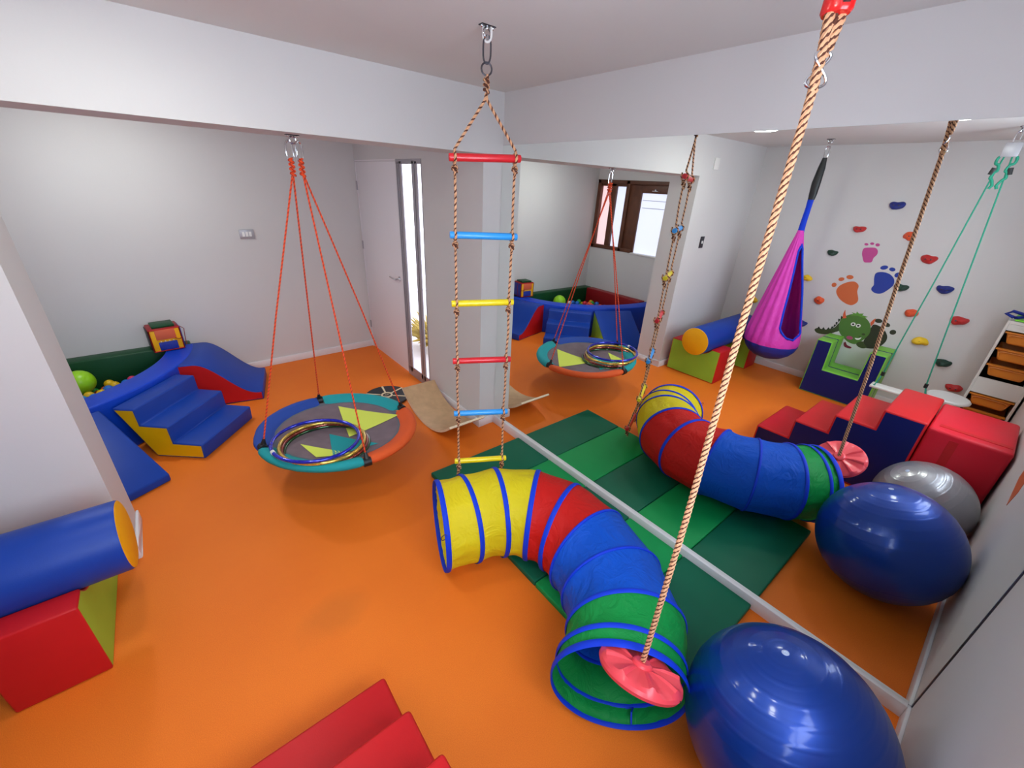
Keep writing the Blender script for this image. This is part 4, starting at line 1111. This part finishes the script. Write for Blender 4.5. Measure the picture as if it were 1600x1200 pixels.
def dpart(name, polys, m, lay, smooth=True, label=None):
    mb_ = MB()
    for p in polys: flat(mb_, p, lay, 0, smooth)
    part(name, mb_, M[m], t, label)
dpart('tail', [[(-1.554, .602), (-1.58, .628), (-1.639, .627), (-1.699, .65), (-1.735, .683), (-1.756, .734), (-1.80, .70), (-1.785, .654), (-1.751, .626), (-1.708, .595), (-1.657, .574), (-1.589, .571)]], 'd_tail', 1)
sp__ = [((-1.573, .618), (-1.584, .648), (-1.606, .625)), ((-1.621, .622), (-1.629, .653), (-1.652, .63)), ((-1.666, .632), (-1.676, .664), (-1.694, .648)), ((-1.698, .648), (-1.704, .685), (-1.725, .671)), ((-1.72, .674), (-1.716, .71), (-1.738, .70)), ((-1.733, .70), (-1.722, .742), (-1.746, .738)), ((-1.745, .74), (-1.732, .782), (-1.757, .776)), ((-1.757, .776), (-1.748, .818), (-1.775, .806))]
dpart('spikes', sp__, 'd_spike', 2, False, 'dark spikes')
dpart('head', [[(-1.782, .819), (-1.824, .854), (-1.888, .873), (-1.955, .853), (-2.007, .813), (-2.039, .758), (-2.048, .695), (-2.03, .635), (-2.0, .585), (-1.964, .55), (-1.905, .555), (-1.846, .59), (-1.79, .64), (-1.76, .72), (-1.76, .78)]], 'd_green', 3, True, 'green head')
dpart('paw', [[(-2.02, .60), (-2.045, .575), (-2.075, .545), (-2.04, .525), (-1.99, .54), (-1.98, .57)]], 'd_tail', 4)
dpart('hair', [[(-1.825, .84), (-1.846, .868), (-1.826, .878), (-1.87, .874), (-1.868, .897), (-1.894, .88), (-1.934, .890), (-1.925, .869), (-1.98, .866), (-1.95, .845), (-1.89, .855)]], 'd_hair', 4, False, 'light green hair tuft')
dpart('horn', [[(-1.77, .794), (-1.759, .846), (-1.762, .892), (-1.778, .851), (-1.802, .807)], [(-2.035, .776), (-2.018, .811), (-2.029, .845), (-2.046, .87), (-2.049, .812)]], 'd_horn', 5, False, 'orange horn')
dpart('eye_white', [blob((-1.882, .757), .021, .02), blob((-1.930, .753), .021, .02)], 'd_white', 6)
dpart('pupil', [blob((-1.882, .757), .011, .010), blob((-1.930, .753), .011, .010)], 'd_black', 8)
dpart('cheek', [blob((-1.90, .605), .03, .02)], 'd_rose', 6)
dpart('tooth', [[(-1.945, .617), (-1.975, .622), (-1.998, .64), (-1.99, .612), (-1.965, .602)]], 'd_white', 6)
dpart('mouth', [blob((-2.003, .676), .016, .012), blob((-1.985, .64), .02, .004, .4)], 'd_tail', 5)
dpart('foot', [[(-1.88, .55), (-1.905, .52), (-1.95, .508), (-1.94, .49), (-1.89, .495), (-1.87, .53)]], 'd_maroon', 5)
# orange decal on the right wall
mb = MB(); P = [(-1.24, .70), (-1.05, .61), (-1.0, .72), (-1.06, .86), (-1.2, .96), (-1.26, .84)]; n = len(P)
mb.add([(x, YR+.0015, z) for x, z in P]+[(x, YR, z) for x, z in P], [list(range(n))]+[(i, (i+1) % n, n+(i+1) % n, n+i) for i in range(n)])
solo('orange_wall_decal', mb, M['d_orange'], (-1.15, YR, .6), 'orange decal low on the right wall above the exercise balls', 'wall decal')

# ------------------------------------------------------------------ world, camera
wd_ = bpy.data.worlds.new('World'); bpy.context.scene.world = wd_; wd_.use_nodes = True
bg = wd_.node_tree.nodes['Background']; bg.inputs['Color'].default_value = hx('#EEF0FF'); bg.inputs['Strength'].default_value = 2.2
cam = bpy.data.cameras.new('Camera'); co = bpy.data.objects.new('Camera', cam); C.objects.link(co)
Rv = V((0.78000820, -0.62386299, 0.04880767)); Uv = V((0.23629678, 0.36586346, 0.90017096)); Fv = V((0.57944029, 0.69060763, -0.43279331))
m = Matrix(((Rv.x, Uv.x, -Fv.x, -1.97916706), (Rv.y, Uv.y, -Fv.y, -2.91848188), (Rv.z, Uv.z, -Fv.z, 1.95026262), (0, 0, 0, 1)))
co.matrix_world = m
cam.sensor_width = 36; cam.lens = 644.474/1600*36; cam.clip_start = .02
sc_ = bpy.context.scene; sc_.camera = co
sc_.view_settings.view_transform = 'Standard'; sc_.view_settings.look = 'None'; sc_.view_settings.gamma = 1
sc_.view_settings.exposure = 1.05
try: sc_.view_settings.use_curve_mapping = False
except Exception: pass
